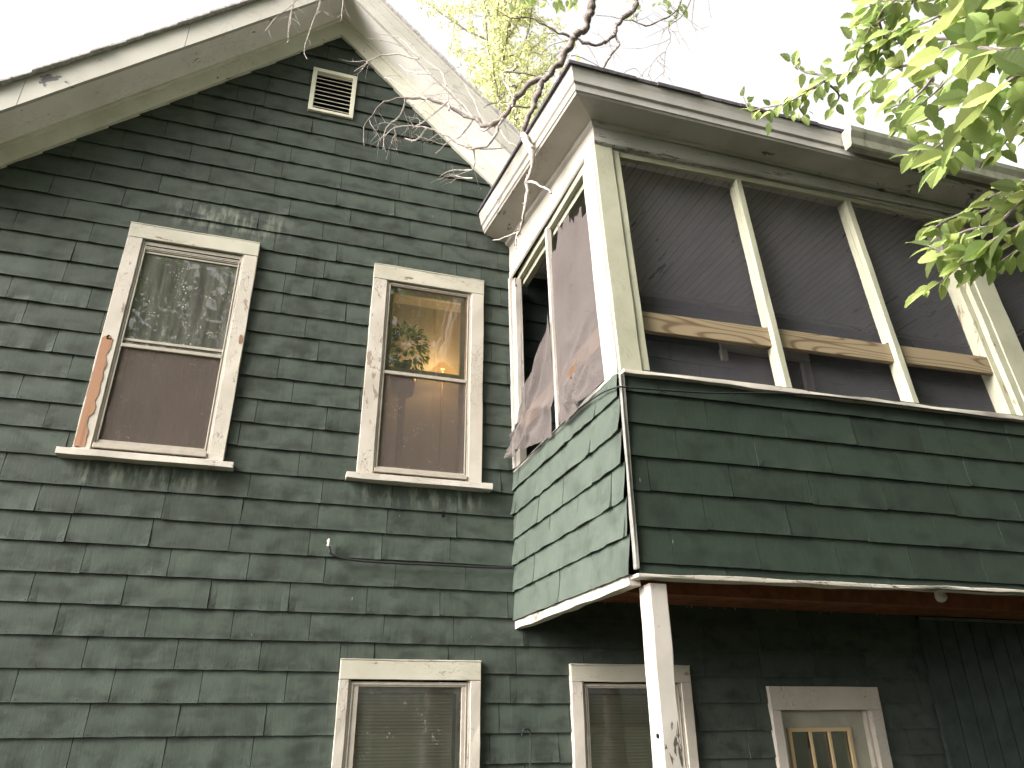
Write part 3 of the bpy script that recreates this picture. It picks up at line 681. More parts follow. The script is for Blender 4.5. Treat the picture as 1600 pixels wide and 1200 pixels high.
# side skirt: curled, heat-warped sheets
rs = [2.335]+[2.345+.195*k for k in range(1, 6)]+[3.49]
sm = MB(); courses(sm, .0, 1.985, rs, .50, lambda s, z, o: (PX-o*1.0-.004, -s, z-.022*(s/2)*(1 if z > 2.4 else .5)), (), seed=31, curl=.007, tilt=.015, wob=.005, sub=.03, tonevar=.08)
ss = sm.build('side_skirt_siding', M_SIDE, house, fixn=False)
sm = MB()
sm.box(PX+.02, 7.3, -1.985, -1.90, 2.345, 3.42); sm.box(PX+.015, PX+.09, -1.90, -.0, 2.345, 3.42)
sm.build('skirt_frame', M_DARK, house)
# corner bead
b = MB(); b.tube([(PX-.012, -2.024, 3.42, .007), (PX-.014, -2.028, 3.0, .008), (PX-.008, -2.027, 2.6, .007), (PX-.002, -2.022, 2.35, .007)], 8)
b.board(PX-.005, PX+.010, -2.028, -1.99, 2.345, 3.425, .002)
b.build('corner_bead', plain('grey_corner_metal', (.24, .235, .22), .5, .4, .2, 12, .3), house, smooth=False)
# bottom trim of the skirt
b = MB(); b.board(PX+.0, 7.3, -2.022, -1.93, 2.304, 2.322, .005, fn=lambda x, y, z: (x, y, z+zr(x)*.6)); b.board(PX-.006, PX+.06, -1.929, -.0, 2.275, 2.332, .005)
b.build('skirt_bottom_trim', M_SILL, house, bevel=.004)
# floor boards seen from below, beams
b = MB()
for i in range(7):
    y0 = -1.86+i*.262; b.board(PX+.062, 7.3, y0, y0+.258, 2.488+.004*(i % 2), 2.51, .001, .4)
b.box(PX+.062, 7.3, -1.925, -1.875, 2.35, 2.487); b.box(PX+.062, 7.3, -1.10, -1.06, 2.385, 2.487)
b.box(PX+.062, PX+.10, -1.874, -.01, 2.34, 2.486)
b.build('porch_floor_framing', M_BEAM, house)
b = MB(); b.box(PX+.03, 7.3, -1.93, 0, 2.515, 2.55); b.build('porch_floor', plain('grey_floor_paint', (.30, .29, .28)), house)
# support post
b = MB(); b.board(1.772, 1.868, -1.99, -1.865, 0.02, 2.284, .003, .1)
po = b.build('porch_post', M_POST, house, bevel=.006, label='white square post under the porch corner')
b = MB(); b.lathe((0, 0, 0), [(.008, 0), (.008, .001)], 10)
b = MB(); b.tube([(1.775, -1.95, 1.590, .011), (1.7655, -1.95, 1.590, .011)], 8); b.build('knot_hole', M_DARK, po)
for i in range(1, 2):
    pass
# front sill strip with flaking edge
b = MB(); b.board(PX+.0, 7.3, -2.045, -1.90, 3.425, 3.452, .006, .07, fn=lambda x, y, z: (x, y, z+zr(x)))
b.board(PX-.012, PX+.10, -1.899, -.0, 3.452, 3.475, .004, fn=lambda x, y, z: (x, y, z+.02*(1+y/2)))
b.build('porch_sill', M_SILL, house, bevel=.003)
# posts, studs and headers of the screened opening, leaning back to the house
LN = lambda x, y, z: (x+.0*(z-3.45), y+2.0+LY_(z), z)
ZT = 5.20
def zt(x): return ZT+.038*(x-1.9)
def fboard(mb, x0, x1, y0, y1, z0, z1, jit=.0018, **kw): mb.board(x0, x1, y0, y1, z0, z1, jit, .12, fn=LN, **kw)
b = MB(); fboard(b, PX+.0, PX+.136, -2.012, -1.985, 3.455, 5.25); fboard(b, PX+.137, PX+.192, -2.002, -1.93, 3.46, 5.24)
cp = b.build('corner_post', M_PORCH, house, bevel=.003)
b = MB(); fboard(b, PX-.010, PX+.010, -1.984, -1.86, 3.44, 5.26); fboard(b, PX-.004, PX+.04, -1.859, -1.795, 3.46, 5.20)
b.build('side_board', M_POST, cp, bevel=.003)
def stud(xa, xb):
    b = MB(); z0 = 3.452+zr(xa); fboard(b, xa+.040, xb-.004, -1.995, -1.955, z0, zt(xa)+.02)
    o = b.build('mullion', M_PORCH, house, bevel=.003)
    zb_ = 3.785+.034*(xa-1.9)
    b = MB(); fboard(b, xa+.038, xb-.005, -1.9545, -1.905, z0, zb_); b.build('stud_back', M_PORCH, o, bevel=.003)
    b = MB(); fboard(b, xa+.038, xb-.005, -1.9545, -1.905, zb_+.155, zt(xa)+.02); b.build('stud_back', M_PORCH, o, bevel=.003)
stud(2.775, 2.865); stud(3.748, 3.842)
def post2(x):
    b = MB(); fboard(b, x+.065, x+.265, -2.010, -1.985, 3.455+zr(x), 5.25)
    o = b.build('porch_corner_post', M_PORCH, house, bevel=.003); o.name = 'porch_bay_post'
    b = MB(); fboard(b, x, x+.064, -2.0, -1.96, 3.45+zr(x), zt(x)+.02); fboard(b, x-.05, x+.02, -1.959, -1.86, 3.45+zr(x), zt(x)+.02); b.build('inner_stud', M_PORCH, o, bevel=.003)
post2(4.72)
stud(5.80, 5.89)
# header over the openings
b = MB(); b.board(PX+.190, 7.3, -1.992, -1.955, ZT, ZT+.05, .0018, .12, fn=lambda x, y, z: LN(x, y, z+.038*(x-1.9))); hb = b.build('header', M_PORCH, house, bevel=.003)
b = MB(); b.board(PX+.012, PX+.05, -1.79, -.10, 5.185, 5.275, .002, fn=lambda x, y, z: (x, y, z+.06*(1+y/1.87))); b.board(PX+.052, PX+.10, -1.79, -.10, 5.13, 5.18, .002, fn=lambda x, y, z: (x, y, z+.06*(1+y/1.87)))
b.build('side_header', M_PORCH, house, bevel=.003)
# wall-side jamb of the side opening, and its mullion
b = MB(); b.board(PX-.020, PX+.03, -.055, -.012, 3.50, 5.30, .002, fn=lambda x, y, z: (x-.03*(z-3.5)/1.8, y, z)); b.board(PX+.0, PX+.06, -.150, -.056, 3.50, 5.24, .002, fn=lambda x, y, z: (x-.03*(z-3.5)/1.8, y, z))
b.build('wall_jamb', M_POST, house, bevel=.003)
b = MB(); b.board(PX-.010, PX+.03, -1.025, -.985, 3.48, 5.23, .0015, fn=lambda x, y, z: (x, y+.10*(z-3.5)/1.75, z)); b.build('side_mullion', M_POST, house, bevel=.002)

# frieze + cornice, lofted from the front corner to the wall, mitred at the corner
PROF = [(0, .000, 5.250), (1, .012, 5.262), (2, .012, 5.387), (3, .030, 5.40), (4, .036, 5.428), (5, .215, 5.432), (6, .222, 5.446), (7, .230, 5.450), (8, .232, 5.500), (9, .246, 5.512), (10, .248, 5.545), (11, .252, 5.575), (12, .262, 5.610), (13, .264, 5.632)]
def wallprof(d, z):      # the rake's end at the wall
    if z < 5.27: return (1.668-d, z+.045)
    if z < 5.39: return (1.668-d, z+.045+(z-5.27)*1.9)
    return (1.655-d*1.0-.03*(d/.26), z+.262+.08*(d/.26))
front, side, corner_sec = [], [], []
b = MB(); nx = 44
def fsec(x, d, z):
    j = .0025*nz((x, d*8, z*3), 2.2)
    return (x, -1.872-d+j, z+.0064*(x-PX)+j*1.4+(.030*(x-PX) if z < 5.39 and x > PX else 0))
def sect_front(q):
    t = q/nx; return [(PX+.008-d+(7.3-(PX+.008-d))*t, d, z) for _, d, z in PROF]
S = [[fsec(*c_) for c_ in sect_front(q)] for q in range(nx+1)]
b.grid(lambda u, v: S[int(round(u*nx))][int(round(v*(len(PROF)-1)))], nx, len(PROF)-1)
b.build('front_cornice', M_CORN, house, fixn=False)
# side part with a break: the frieze stays level while the soffit climbs
b = MB(); ns = 20
A = S[0]
def sfun(u, v):
    i = int(round(v*(len(PROF)-1))); _, d, z = PROF[i]; a = Vector(A[i]); wx, wz = wallprof(d, z); e = Vector((wx, -.004, wz))
    q = a.lerp(e, u); j = .003*nz((q.y, d*7, z), 2.5)*math.sin(math.pi*u); return (q.x+j, q.y, q.z+j)
b.grid(sfun, ns, len(PROF)-1)
M_CORNS = paint_mat('side_cornice_paint', (.45, .42, .375), (.14, .12, .12), amt=.42, grain=(1, .4, 1.6), crack=.6, dirt=.5)
b.build('side_cornice', M_CORNS, house, fixn=False)
# roof of the porch
def rz(x, y): return 5.625+.166*(y+2.14)+.006*(x-1.4)
b = MB(); xs = [1.415+(8-1.415)*i/40 for i in range(41)]
for i in range(40):
    x0, x1 = xs[i], xs[i+1]; j = R.uniform(-.006, .006); y0 = -2.150+j
    xa = x0 if i else 1.415; th = .026+R.uniform(0, .005)
    xw = (x0-.085 if i == 0 else x0)
    b.hexa([(xa, y0, rz(x0, y0)), (x1, y0, rz(x1, y0)), (x1, 3.5, rz(x1, 3.5)), (xw-(.1 if i == 0 else 0), 3.5, rz(x0, 3.5)),
            (xa, y0, rz(x0, y0)+th), (x1, y0, rz(x1, y0)+th), (x1, 3.5, rz(x1, 3.5)+th), (xw-(.1 if i == 0 else 0), 3.5, rz(x0, 3.5)+th)])
b.build('porch_roof', plain('dark_roll_roofing', (.085, .078, .09), .9, .2, 0, 30, .4, .6), house)
# gutter: K-shaped trough along the right part of the eave
b = MB(); gp = [(0, .165), (-.004, .012), (-.010, .0), (-.062, .0), (-.072, .015), (-.078, .075), (-.098, .125), (-.102, .160), (-.092, .170), (-.092, .163)]
gx = [3.60, 3.72, 3.724, 3.80, 5.0, 6.2, 7.4]
def gsec(x):
    bulge = .006 if x in (3.60, 3.72) else 0
    return [(x, -2.128+dy*(1.04 if bulge else 1)-.001, 5.462+dz_+.012*(x-3.6)-(.002 if bulge else 0)) for dy, dz_ in gp]
GS = [gsec(x) for x in gx]
b.grid(lambda u, v: GS[int(round(u*(len(gx)-1)))][int(round(v*(len(gp)-1)))], len(gx)-1, len(gp)-1)
b.face([q for q in GS[0][:-1]])
b.build('gutter', M_ALU, house, fixn=False, bevel=0)
# ceiling of tongue and bead boards
b = MB(); x = PX+.06; w_ = .0815
while x < 7.3:
    z = 5.405+R.uniform(-.0012, .0012)+.004*(x-PX)
    for (a, c_, dz_) in ((0, .004, .005), (.004, .038, 0), (.038, .0405, .004), (.0405, .0775, 0)):
        b.face([(x+a, -1.84, z+dz_), (x+c_, -1.84, z+dz_), (x+c_, -.01, z+dz_), (x+a, -.01, z+dz_)])
        b.face([(x+a, -1.84, z), (x+a, -1.84, z+.006), (x+a, -.01, z+.006), (x+a, -.01, z)])
    b.face([(x+.0775, -1.84, z+.007), (x+w_, -1.84, z+.007), (x+w_, -.01, z+.007), (x+.0775, -.01, z+.007)])
    x += w_
b.build('beadboard_ceiling', M_BEAD, house, fixn=False)
b = MB(); b.board(PX+.06, 7.3, -.045, -.008, 5.365, 5.40, .002, fn=lambda x, y, z: (x, y, z+.004*(x-PX))); b.board(PX+.06, 7.3, -1.86, -1.835, 5.31, 5.40, .002, fn=lambda x, y, z: (x, y, z+.004*(x-PX)))
b.build('ceiling_moulding', M_CORN, house)
b = MB(); b.box(PX+.06, 7.3, -1.84, -.01, 5.43, 5.45); b.box(7.28, 7.3, -1.85, 0, 2.5, 5.4); b.build('ceiling_backing', M_DARK, house)
# insect screens in the front bays
for (xa, xb) in ((PX+.12, 2.93), (2.93, 3.94), (3.94, 4.90), (4.90, 5.97), (5.97, 7.29)):
    b = MB(); b.grid(lambda u, v: LN(xa+(xb-xa)*u, -1.866+.004*nz((u*2, v*2, xa), 2), 3.45+zr(xa)+(zt((xa+xb)/2)+.04-3.45)*v), 8, 8); b.build('insect_screen', M_SCREEN, house, smooth=True, fixn=False)
# new pine guard rails, one per bay, nailed inside
def rail(x0, x1, z0, z1, y0=-1.951, y1=-1.912):
    b = MB(); b.hexa([LN(x0, y0, z0), LN(x1, y0, z1), LN(x1, y1, z1), LN(x0, y1, z0), LN(x0, y0, z0+.142), LN(x1, y0, z1+.142), LN(x1, y1, z1+.142), LN(x0, y1, z0+.142)])
    return b.build('guard_rail', M_RAIL, house, bevel=.004)
ry = -1.999
r1 = rail(PX+.202, 2.845, 3.790, 3.820, -1.9535, -1.9145); r1.name = 'guard_rail'
rail(2.866, 3.830, 3.826, 3.848, -1.9535, -1.9145); rail(3.843, 4.795, 3.852, 3.885, -1.9535, -1.9145)
b = MB(); b.box(PX+.045, PX+.083, -1.80, -.16, 3.80, 3.94); b.build('guard_rail', M_RAILS, house, bevel=.004)

# torn screens of the side bays
b = MB(); nu, nv = 46, 60; y0, y1 = -1.80, -1.02
def scr(u, v):
    y = y0+(y1-y0)*u; z = 3.50+1.66*v; y += .09*v*(1-u*0)*.9*(1 if u > .5 else .9)
    blg = math.sin(math.pi*u)
    o = .010*blg+.030*nz((y*2, z*1.2, 0), 2.0, 3)*blg
    low = max(0, 1-v/.42)
    o += low*(.045*blg+.07*(1-min(1, 3*abs(nz((y*3+z*2.2, z*2-y*1.5, 5), 1.6))))**2*blg)
    o += .010*abs(nz((y*6-z*3, z*2.5, 9), 3.0))*(low+.25)
    o += .006*math.sin((y*1.3+z*.8)*16+3*nz((y, z, 1), 3))*low*blg
    return (PX+.012-max(o, -.004), y, z-.09*blg*low+.01*nz((u*4, v, 2), 2)*low)
i0 = len(b.v); b.grid(scr, nu, nv)
keep = []
for idx, f in enumerate(b.f):
    c_ = [sum(b.v[i][k_] for i in f)/4 for k_ in range(3)]; y, z = c_[1], c_[2]
    top = 4.93+.10*nz((y*9, 0, 0), 1.5)-.16*max(0, (y+1.72)/-.1 if y < -1.6 else 0)*0+(.12 if -1.35 < y < -1.15 else 0)
    if y < -1.58: top -= .09
    tear = ((y+1.38)/.13)**2+((z-3.755+(y+1.38)*.10)/.042)**2 < 1+.5*nz((y*20, z*20, 0), 1)
    if z < top and not tear: keep.append(idx)
b.f = [b.f[i] for i in keep]; b.uv = [b.uv[i] for i in keep]; b.col = [b.col[i] for i in keep]
b.build('loose_screen', M_SCREEN_L, house, smooth=True, fixn=False, label='wrinkled torn insect screen beside the corner post')
b = MB()
def drape(u, v):           # u 0 at the mullion .. 1 past the wall jamb, v 0 bottom .. 1 top
    topz = 4.40-.62*u**.8; botz = 3.43+.14*u; z = botz+(topz-botz)*v
    y = -.985+.97*u*(1-.05*v)
    sag = math.sin(math.pi*min(1, u*1.05))*(1-.35*v)
    o = .035*sag+.13*max(0, u-.45)*(1-v*.9)+.03*(1-min(1, 2*abs(nz((u*3-v*2, v*2.2+u, 4), .8))))**1.5+.014*math.sin((u*1.6+v*1.1)*14+2*nz((u, v, 0), 3))*(.3+sag)
    if u > .93: y = max(y, -.04); 
    return (PX-.012-o, min(y, -.045), z+.03*nz((u*4, v*4, 7), 1.5))
b.grid(drape, 40, 40)
b.build('hanging_screen', M_SCREEN_L, house, smooth=True, fixn=False, label='torn insect screen hanging out over the sill by the wall')
b = MB(); b.grid(lambda u, v: (PX+.01, -.17-.05*u*(1-v*.7)-.02*v, 3.9+1.1*v), 4, 10); b.build('screen_strip', M_SCREEN_L, house, fixn=False)

# -------- vertical boards to the right of the door
b = MB(); x = 5.42
while x < 7.3:
    b.box(x, x+.172, -.030-R.uniform(0, .003), .0, .05, 2.452); x += .183
vb = b.build('vertical_boarding', M_VB, house, bevel=.002)
b = MB(); b.board(5.385, 5.417, -.040, .0, .05, 2.45, .001); b.build('edge_strip', M_VB, vb)
b = MB(); b.box(5.40, 7.3, -.055, -.0335, 2.452, 2.475); b.build('cap_strip', plain('grey_green_strip', (.10, .12, .10)), vb)
# crumbly edge of old paint above the lower siding
b = MB(); flakes(b, 26, 1.9, 5.3, 2.476, 2.484, -.026, 8, .007); b.build('paint_edge', M_FLAKE, house, fixn=False)['kind'] = 'stuff'

# -------- stains under the sills and other wear on the gable siding are separate ragged chips of chalky paint
def chips(parent, name, spots, mt, seed=0):
    b = MB(); r_ = random.Random(seed)
    for (x, z, w_, h_) in spots:
        n = 7; pts = [(x+w_*math.cos(6.28*i/n)*r_.uniform(.6, 1.2), -.0275, z+h_*math.sin(6.28*i/n)*r_.uniform(.6, 1.2)) for i in range(n)]; b.face(pts)
    return b.build(name, mt, parent, fixn=False)
rr = random.Random(8)
b = MB(); b.face([(1.105, -.030, 3.06), (1.13, -.030, 3.065), (1.135, -.030, 3.10), (1.12, -.030, 3.115), (1.10, -.030, 3.10)]); b.build('hole', M_DARK, so_, fixn=False)

# ------------------------------------------------------------------ things on the house
def cable(pts, r, lab, name='cable'):
    b = MB(); P = [Vector(p) for p in pts]; out_ = []
    for i in range(len(P)-1):
        p0, p1, p2, p3 = P[max(i-1, 0)], P[i], P[i+1], P[min(i+2, len(P)-1)]
        for q in range(6):
            t = q/6; out_.append(.5*((2*p1)+(p2-p0)*t+(2*p0-5*p1+4*p2-p3)*t*t+(-p0+3*p1-3*p2+p3)*t**3))
    out_.append(P[-1]); b.tube([(*q, r) for q in out_], 6)
    o = b.build(name, M_CABLE, None, smooth=True); tag(o, lab, 'cable'); recentre(o, tuple(P[0])); return o
cable([(.294, -.048, 2.80), (.305, -.048, 2.765), (.325, -.048, 2.735), (.464, -.048, 2.705), (.783, -.048, 2.698), (1.112, -.048, 2.702), (1.403, -.048, 2.702), (1.60, -.048, 2.708), (1.67, -.048, 2.714)], .0085, 'thin black cable sagging across the wall from a white insulator to the porch')
b = MB(); b.lathe((.292, -.052, 2.815), [(.0, -.028), (.013, -.020), (.009, -.004), (.014, .012), (.006, .028), (0, .03)], 10); o = b.build('insulator', M_BULB, None, smooth=True); tag(o, 'small white insulator on the wall at the end of the sagging cable', 'insulator'); recentre(o, (.292, -.052, 2.815))
cable([(1.655, -.05, 3.46), (1.66, -.80, 3.45), (1.655, -1.41, 3.435), (1.655, -1.81, 3.39), (1.66, -2.03, 3.335), (1.70, -2.055, 3.328), (2.19, -2.045, 3.362), (2.63, -2.045, 3.415), (3.1, -2.05, 3.447), (4.5, -2.05, 3.46)], .005, 'black cable wrapped along the top of the green porch skirt')
cable([(1.714, -.05, 1.559), (1.722, -.065, 1.60), (1.745, -.06, 1.607), (1.778, -.05, 1.585), (1.776, -.045, 1.37), (1.765, -.045, 1.0)], .005, 'short wire end hooked out of the lower wall near the porch post')
lb = thing('light_bulb', (4.03, -1.6, 2.48), 'bare white bulb hanging under the porch floor', 'light bulb')
b = MB(); b.tube([(4.00, -1.6, 2.487, .028), (4.01, -1.6, 2.43, .024)], 14); b.build('socket', M_STORM, lb, smooth=True)
b = MB(); c0 = Vector((4.012, -1.6, 2.425)); ax = Vector((.35, 0, -.94)).normalized()
b.tube([(*(c0+ax*t), r) for t, r in ((0, .015), (.02, .018), (.045, .030), (.065, .036), (.085, .032), (.098, .016), (.101, .002))], 14); b.build('glass', M_BULB, lb, smooth=True)

# ------------------------------------------------------------------ branches and trees
DEAD=[[[1.913,-1.75,7.314,0.05],[1.844,-1.688,6.979,0.0473],[1.843,-1.625,6.829,0.0445],[1.749,-1.562,6.672,0.0418],[1.616,-1.5,6.409,0.039],[1.509,-1.438,6.254,0.0363],[1.455,-1.375,6.073,0.0335],[1.402,-1.312,5.874,0.0307],[1.396,-1.25,5.799,0.028]],[[1.38,-1.286,5.77,0.026],[1.34,-1.565,5.374,0.024],[1.33,-1.606,5.219,0.016],[1.32,-1.524,5.074,0.013],[1.31,-1.523,4.904,0.011],[1.31,-1.399,4.813,0.009],[1.31,-1.299,4.792,0.008],[1.3,-1.327,4.67,0.004]],[[1.32,-1.572,5.073,0.009],[1.32,-1.784,4.864,0.0076],[1.32,-1.937,4.706,0.0063],[1.32,-1.99,4.638,0.005]],[[1.31,-1.34,4.81,0.007],[1.31,-1.092,4.939,0.0056],[1.31,-0.679,5.192,0.0042]],[[1.3,-1.354,4.751,0.005],[1.3,-1.424,4.639,0.0035]],[[1.524,-1.4,6.31,0.026],[1.43,-1.357,6.279,0.0245],[1.371,-1.313,6.201,0.0229],[1.313,-1.27,6.112,0.0214],[1.238,-1.227,5.974,0.0199],[1.163,-1.183,5.916,0.0183],[1.087,-1.14,5.946,0.0168],[1.028,-1.097,6.015,0.0153],[0.913,-1.053,6.115,0.0137],[0.798,-1.01,6.192,0.0122],[0.664,-0.967,6.253,0.0107],[0.496,-0.923,6.257,0.0091],[0.333,-0.88,6.204,0.0076],[0.232,-0.837,6.033,0.0061],[0.2,-0.793,5.974,0.0045],[0.225,-0.75,5.82,0.003]],[[1.231,-1.25,5.928,0.012],[1.209,-1.205,5.876,0.0111],[1.119,-1.16,5.717,0.0102],[1.029,-1.115,5.69,0.0093],[0.936,-1.07,5.748,0.0084],[0.806,-1.025,5.863,0.0075],[0.675,-0.98,5.935,0.0066],[0.545,-0.935,5.962,0.0057],[0.434,-0.89,5.95,0.0048],[0.362,-0.845,5.86,0.0039],[0.391,-0.8,5.776,0.003]],[[1.297,-1.35,6.084,0.01],[1.256,-1.34,6.138,0.0094],[1.207,-1.33,6.271,0.0088],[1.228,-1.32,6.37,0.0082],[1.375,-1.31,6.404,0.0076],[1.507,-1.3,6.422,0.007]],[[1.333,-1.25,5.674,0.009],[1.255,-1.225,5.761,0.0085],[1.202,-1.2,5.878,0.008]],[[1.158,-1.2,5.899,0.01],[1.103,-1.15,5.87,0.008],[1.028,-1.1,5.945,0.006]],[[1.286,-1.3,6.029,0.008],[1.436,-1.275,6.087,0.007],[1.445,-1.25,6.126,0.006]],[[1.027,-1.1,6.012,0.0075],[0.964,-1.057,6.172,0.0069],[0.864,-1.014,6.325,0.0062],[0.798,-0.971,6.444,0.0056],[0.693,-0.929,6.577,0.0049],[0.584,-0.886,6.762,0.0043],[0.399,-0.843,6.926,0.0036],[0.147,-0.8,6.964,0.003]],[[0.666,-1.1,6.387,0.0075],[0.512,-0.95,6.52,0.0052],[0.434,-0.8,6.756,0.003]],[[0.792,-1.1,6.309,0.0075],[0.747,-1.025,6.541,0.0064],[0.554,-0.95,6.756,0.0052],[0.409,-0.875,6.97,0.0041],[0.195,-0.8,7.059,0.003]],[[0.556,-1.1,6.517,0.0075],[0.323,-1.0,6.61,0.006],[0.182,-0.9,6.587,0.0045],[0.074,-0.8,6.55,0.003]],[[0.835,-1.1,6.046,0.0075],[0.842,-0.95,6.336,0.0052],[0.866,-0.8,6.643,0.003]],[[0.643,-1.1,6.113,0.0075],[0.57,-1.0,6.249,0.006],[0.402,-0.9,6.441,0.0045],[0.32,-0.8,6.569,0.003]],[[1.032,-1.1,5.704,0.0075],[1.054,-1.025,5.582,0.0064],[1.003,-0.95,5.621,0.0052],[0.898,-0.875,5.647,0.0041],[0.828,-0.8,5.627,0.003]],[[1.037,-1.1,5.42,0.0075],[1.005,-0.95,5.536,0.0052],[0.959,-0.8,5.675,0.003]],[[1.204,-1.1,5.972,0.0075],[1.123,-1.0,6.135,0.006],[1.072,-0.9,6.432,0.0045],[1.017,-0.8,6.691,0.003]],[[1.113,-1.1,6.175,0.0075],[1.245,-0.95,6.41,0.0052],[1.405,-0.8,6.608,0.003]],[[0.792,-1.1,5.79,0.0075],[0.771,-1.0,6.033,0.006],[0.662,-0.9,6.19,0.0045],[0.547,-0.8,6.372,0.003]],[[0.964,-1.1,5.707,0.0075],[1.158,-0.95,5.871,0.0052],[1.403,-0.8,6.094,0.003]],[[0.413,-1.1,5.748,0.0075],[0.455,-0.95,5.725,0.0052],[0.482,-0.8,5.822,0.003]],[[0.477,-1.1,6.073,0.0075],[0.465,-1.0,5.989,0.006],[0.366,-0.9,5.922,0.0045],[0.364,-0.8,5.791,0.003]],[[0.657,-1.1,5.817,0.0075],[0.601,-0.95,5.809,0.0052],[0.535,-0.8,5.949,0.003]],[[0.815,-1.1,6.131,0.0075],[0.676,-0.95,6.053,0.0052],[0.58,-0.8,6.076,0.003]],[[1.027,-1.1,6.012,0.0075],[0.949,-1.0,5.904,0.006],[0.884,-0.9,5.932,0.0045],[0.784,-0.8,5.859,0.003]]]
HANG=[[[-0.483,-1.0,7.111,0.005],[-0.457,-1.0,6.96,0.004],[-0.472,-1.0,6.72,0.003],[-0.451,-1.0,6.476,0.002]],[[-0.243,-1.0,7.206,0.005],[-0.261,-1.0,7.035,0.0043],[-0.298,-1.0,6.707,0.0035],[-0.329,-1.0,6.445,0.0027],[-0.293,-1.0,6.347,0.002]],[[-0.432,-1.0,7.131,0.005],[-0.445,-1.0,6.938,0.004],[-0.56,-1.0,6.739,0.003],[-0.626,-1.0,6.538,0.002]],[[-0.451,-1.0,6.91,0.005],[-0.464,-1.0,6.8,0.0035],[-0.46,-1.0,6.623,0.002]],[[-0.294,-1.0,6.838,0.005],[-0.231,-1.0,6.914,0.0035],[-0.175,-1.0,6.882,0.002]],[[-0.097,-1.0,7.208,0.005],[-0.082,-1.0,7.05,0.0035],[-0.081,-1.0,6.838,0.002]]]
BARE=[[[2.98,-0.6,9.034,0.032],[2.934,-0.6,8.768,0.03],[2.887,-0.6,8.614,0.028],[2.747,-0.6,8.413,0.026],[2.655,-0.6,8.22,0.024],[2.628,-0.6,8.154,0.022],[2.542,-0.6,7.996,0.02],[2.498,-0.6,7.981,0.018],[2.407,-0.6,7.88,0.016],[2.219,-0.6,7.911,0.014],[2.054,-0.6,7.921,0.012],[1.851,-0.6,7.986,0.01],[1.69,-0.6,8.037,0.008],[1.508,-0.6,7.956,0.006],[1.331,-0.6,8.041,0.004]],[[2.641,-0.6,8.172,0.016],[2.667,-0.6,8.082,0.0143],[2.672,-0.6,8.0,0.0125],[2.548,-0.6,7.764,0.0107],[2.449,-0.6,7.544,0.009]],[[2.744,-0.6,8.383,0.006],[2.86,-0.6,8.425,0.007],[3.015,-0.6,8.394,0.008],[3.188,-0.6,8.531,0.009],[3.37,-0.6,8.704,0.01],[3.49,-0.6,8.919,0.011],[3.559,-0.6,9.2,0.012]],[[3.551,-0.6,9.132,0.01],[3.389,-0.6,8.665,0.0065],[3.204,-0.6,8.344,0.003]],[[3.697,-0.6,9.222,0.008],[3.521,-0.6,8.775,0.0068],[3.299,-0.6,8.482,0.0056],[3.303,-0.6,8.306,0.0044],[3.206,-0.6,8.043,0.0032],[3.158,-0.6,7.693,0.002]],[[3.209,-0.6,8.072,0.004],[3.056,-0.6,7.88,0.003],[2.966,-0.6,7.631,0.002]],[[3.697,-0.6,9.125,0.004],[3.601,-0.6,8.652,0.003],[3.661,-0.6,8.552,0.002]],[[3.881,-0.6,9.294,0.004],[3.865,-0.6,8.998,0.003],[3.869,-0.6,8.842,0.002]],[[2.659,-0.6,7.546,0.004],[2.753,-0.6,7.656,0.0033],[2.842,-0.6,7.699,0.0027],[2.899,-0.6,7.61,0.002]],[[1.732,-0.6,8.136,0.004],[1.852,-0.6,8.014,0.0033],[1.971,-0.6,7.892,0.0027],[2.05,-0.6,7.824,0.002]],[[2.301,-0.6,7.871,0.004],[2.377,-0.6,7.734,0.003],[2.431,-0.6,7.591,0.002]],[[2.125,-0.6,7.649,0.005],[2.249,-0.6,7.664,0.004],[2.431,-0.6,7.591,0.003]],[[2.219,-0.6,7.911,0.004],[1.925,-0.6,7.727,0.0033],[1.718,-0.6,7.408,0.0027],[1.561,-0.6,7.179,0.002]],[[2.434,-0.6,8.341,0.003],[2.59,-0.6,8.384,0.003],[2.746,-0.6,8.398,0.003]],[[2.894,-0.6,8.572,0.003],[2.925,-0.6,8.405,0.0025],[2.941,-0.6,8.323,0.002]]]
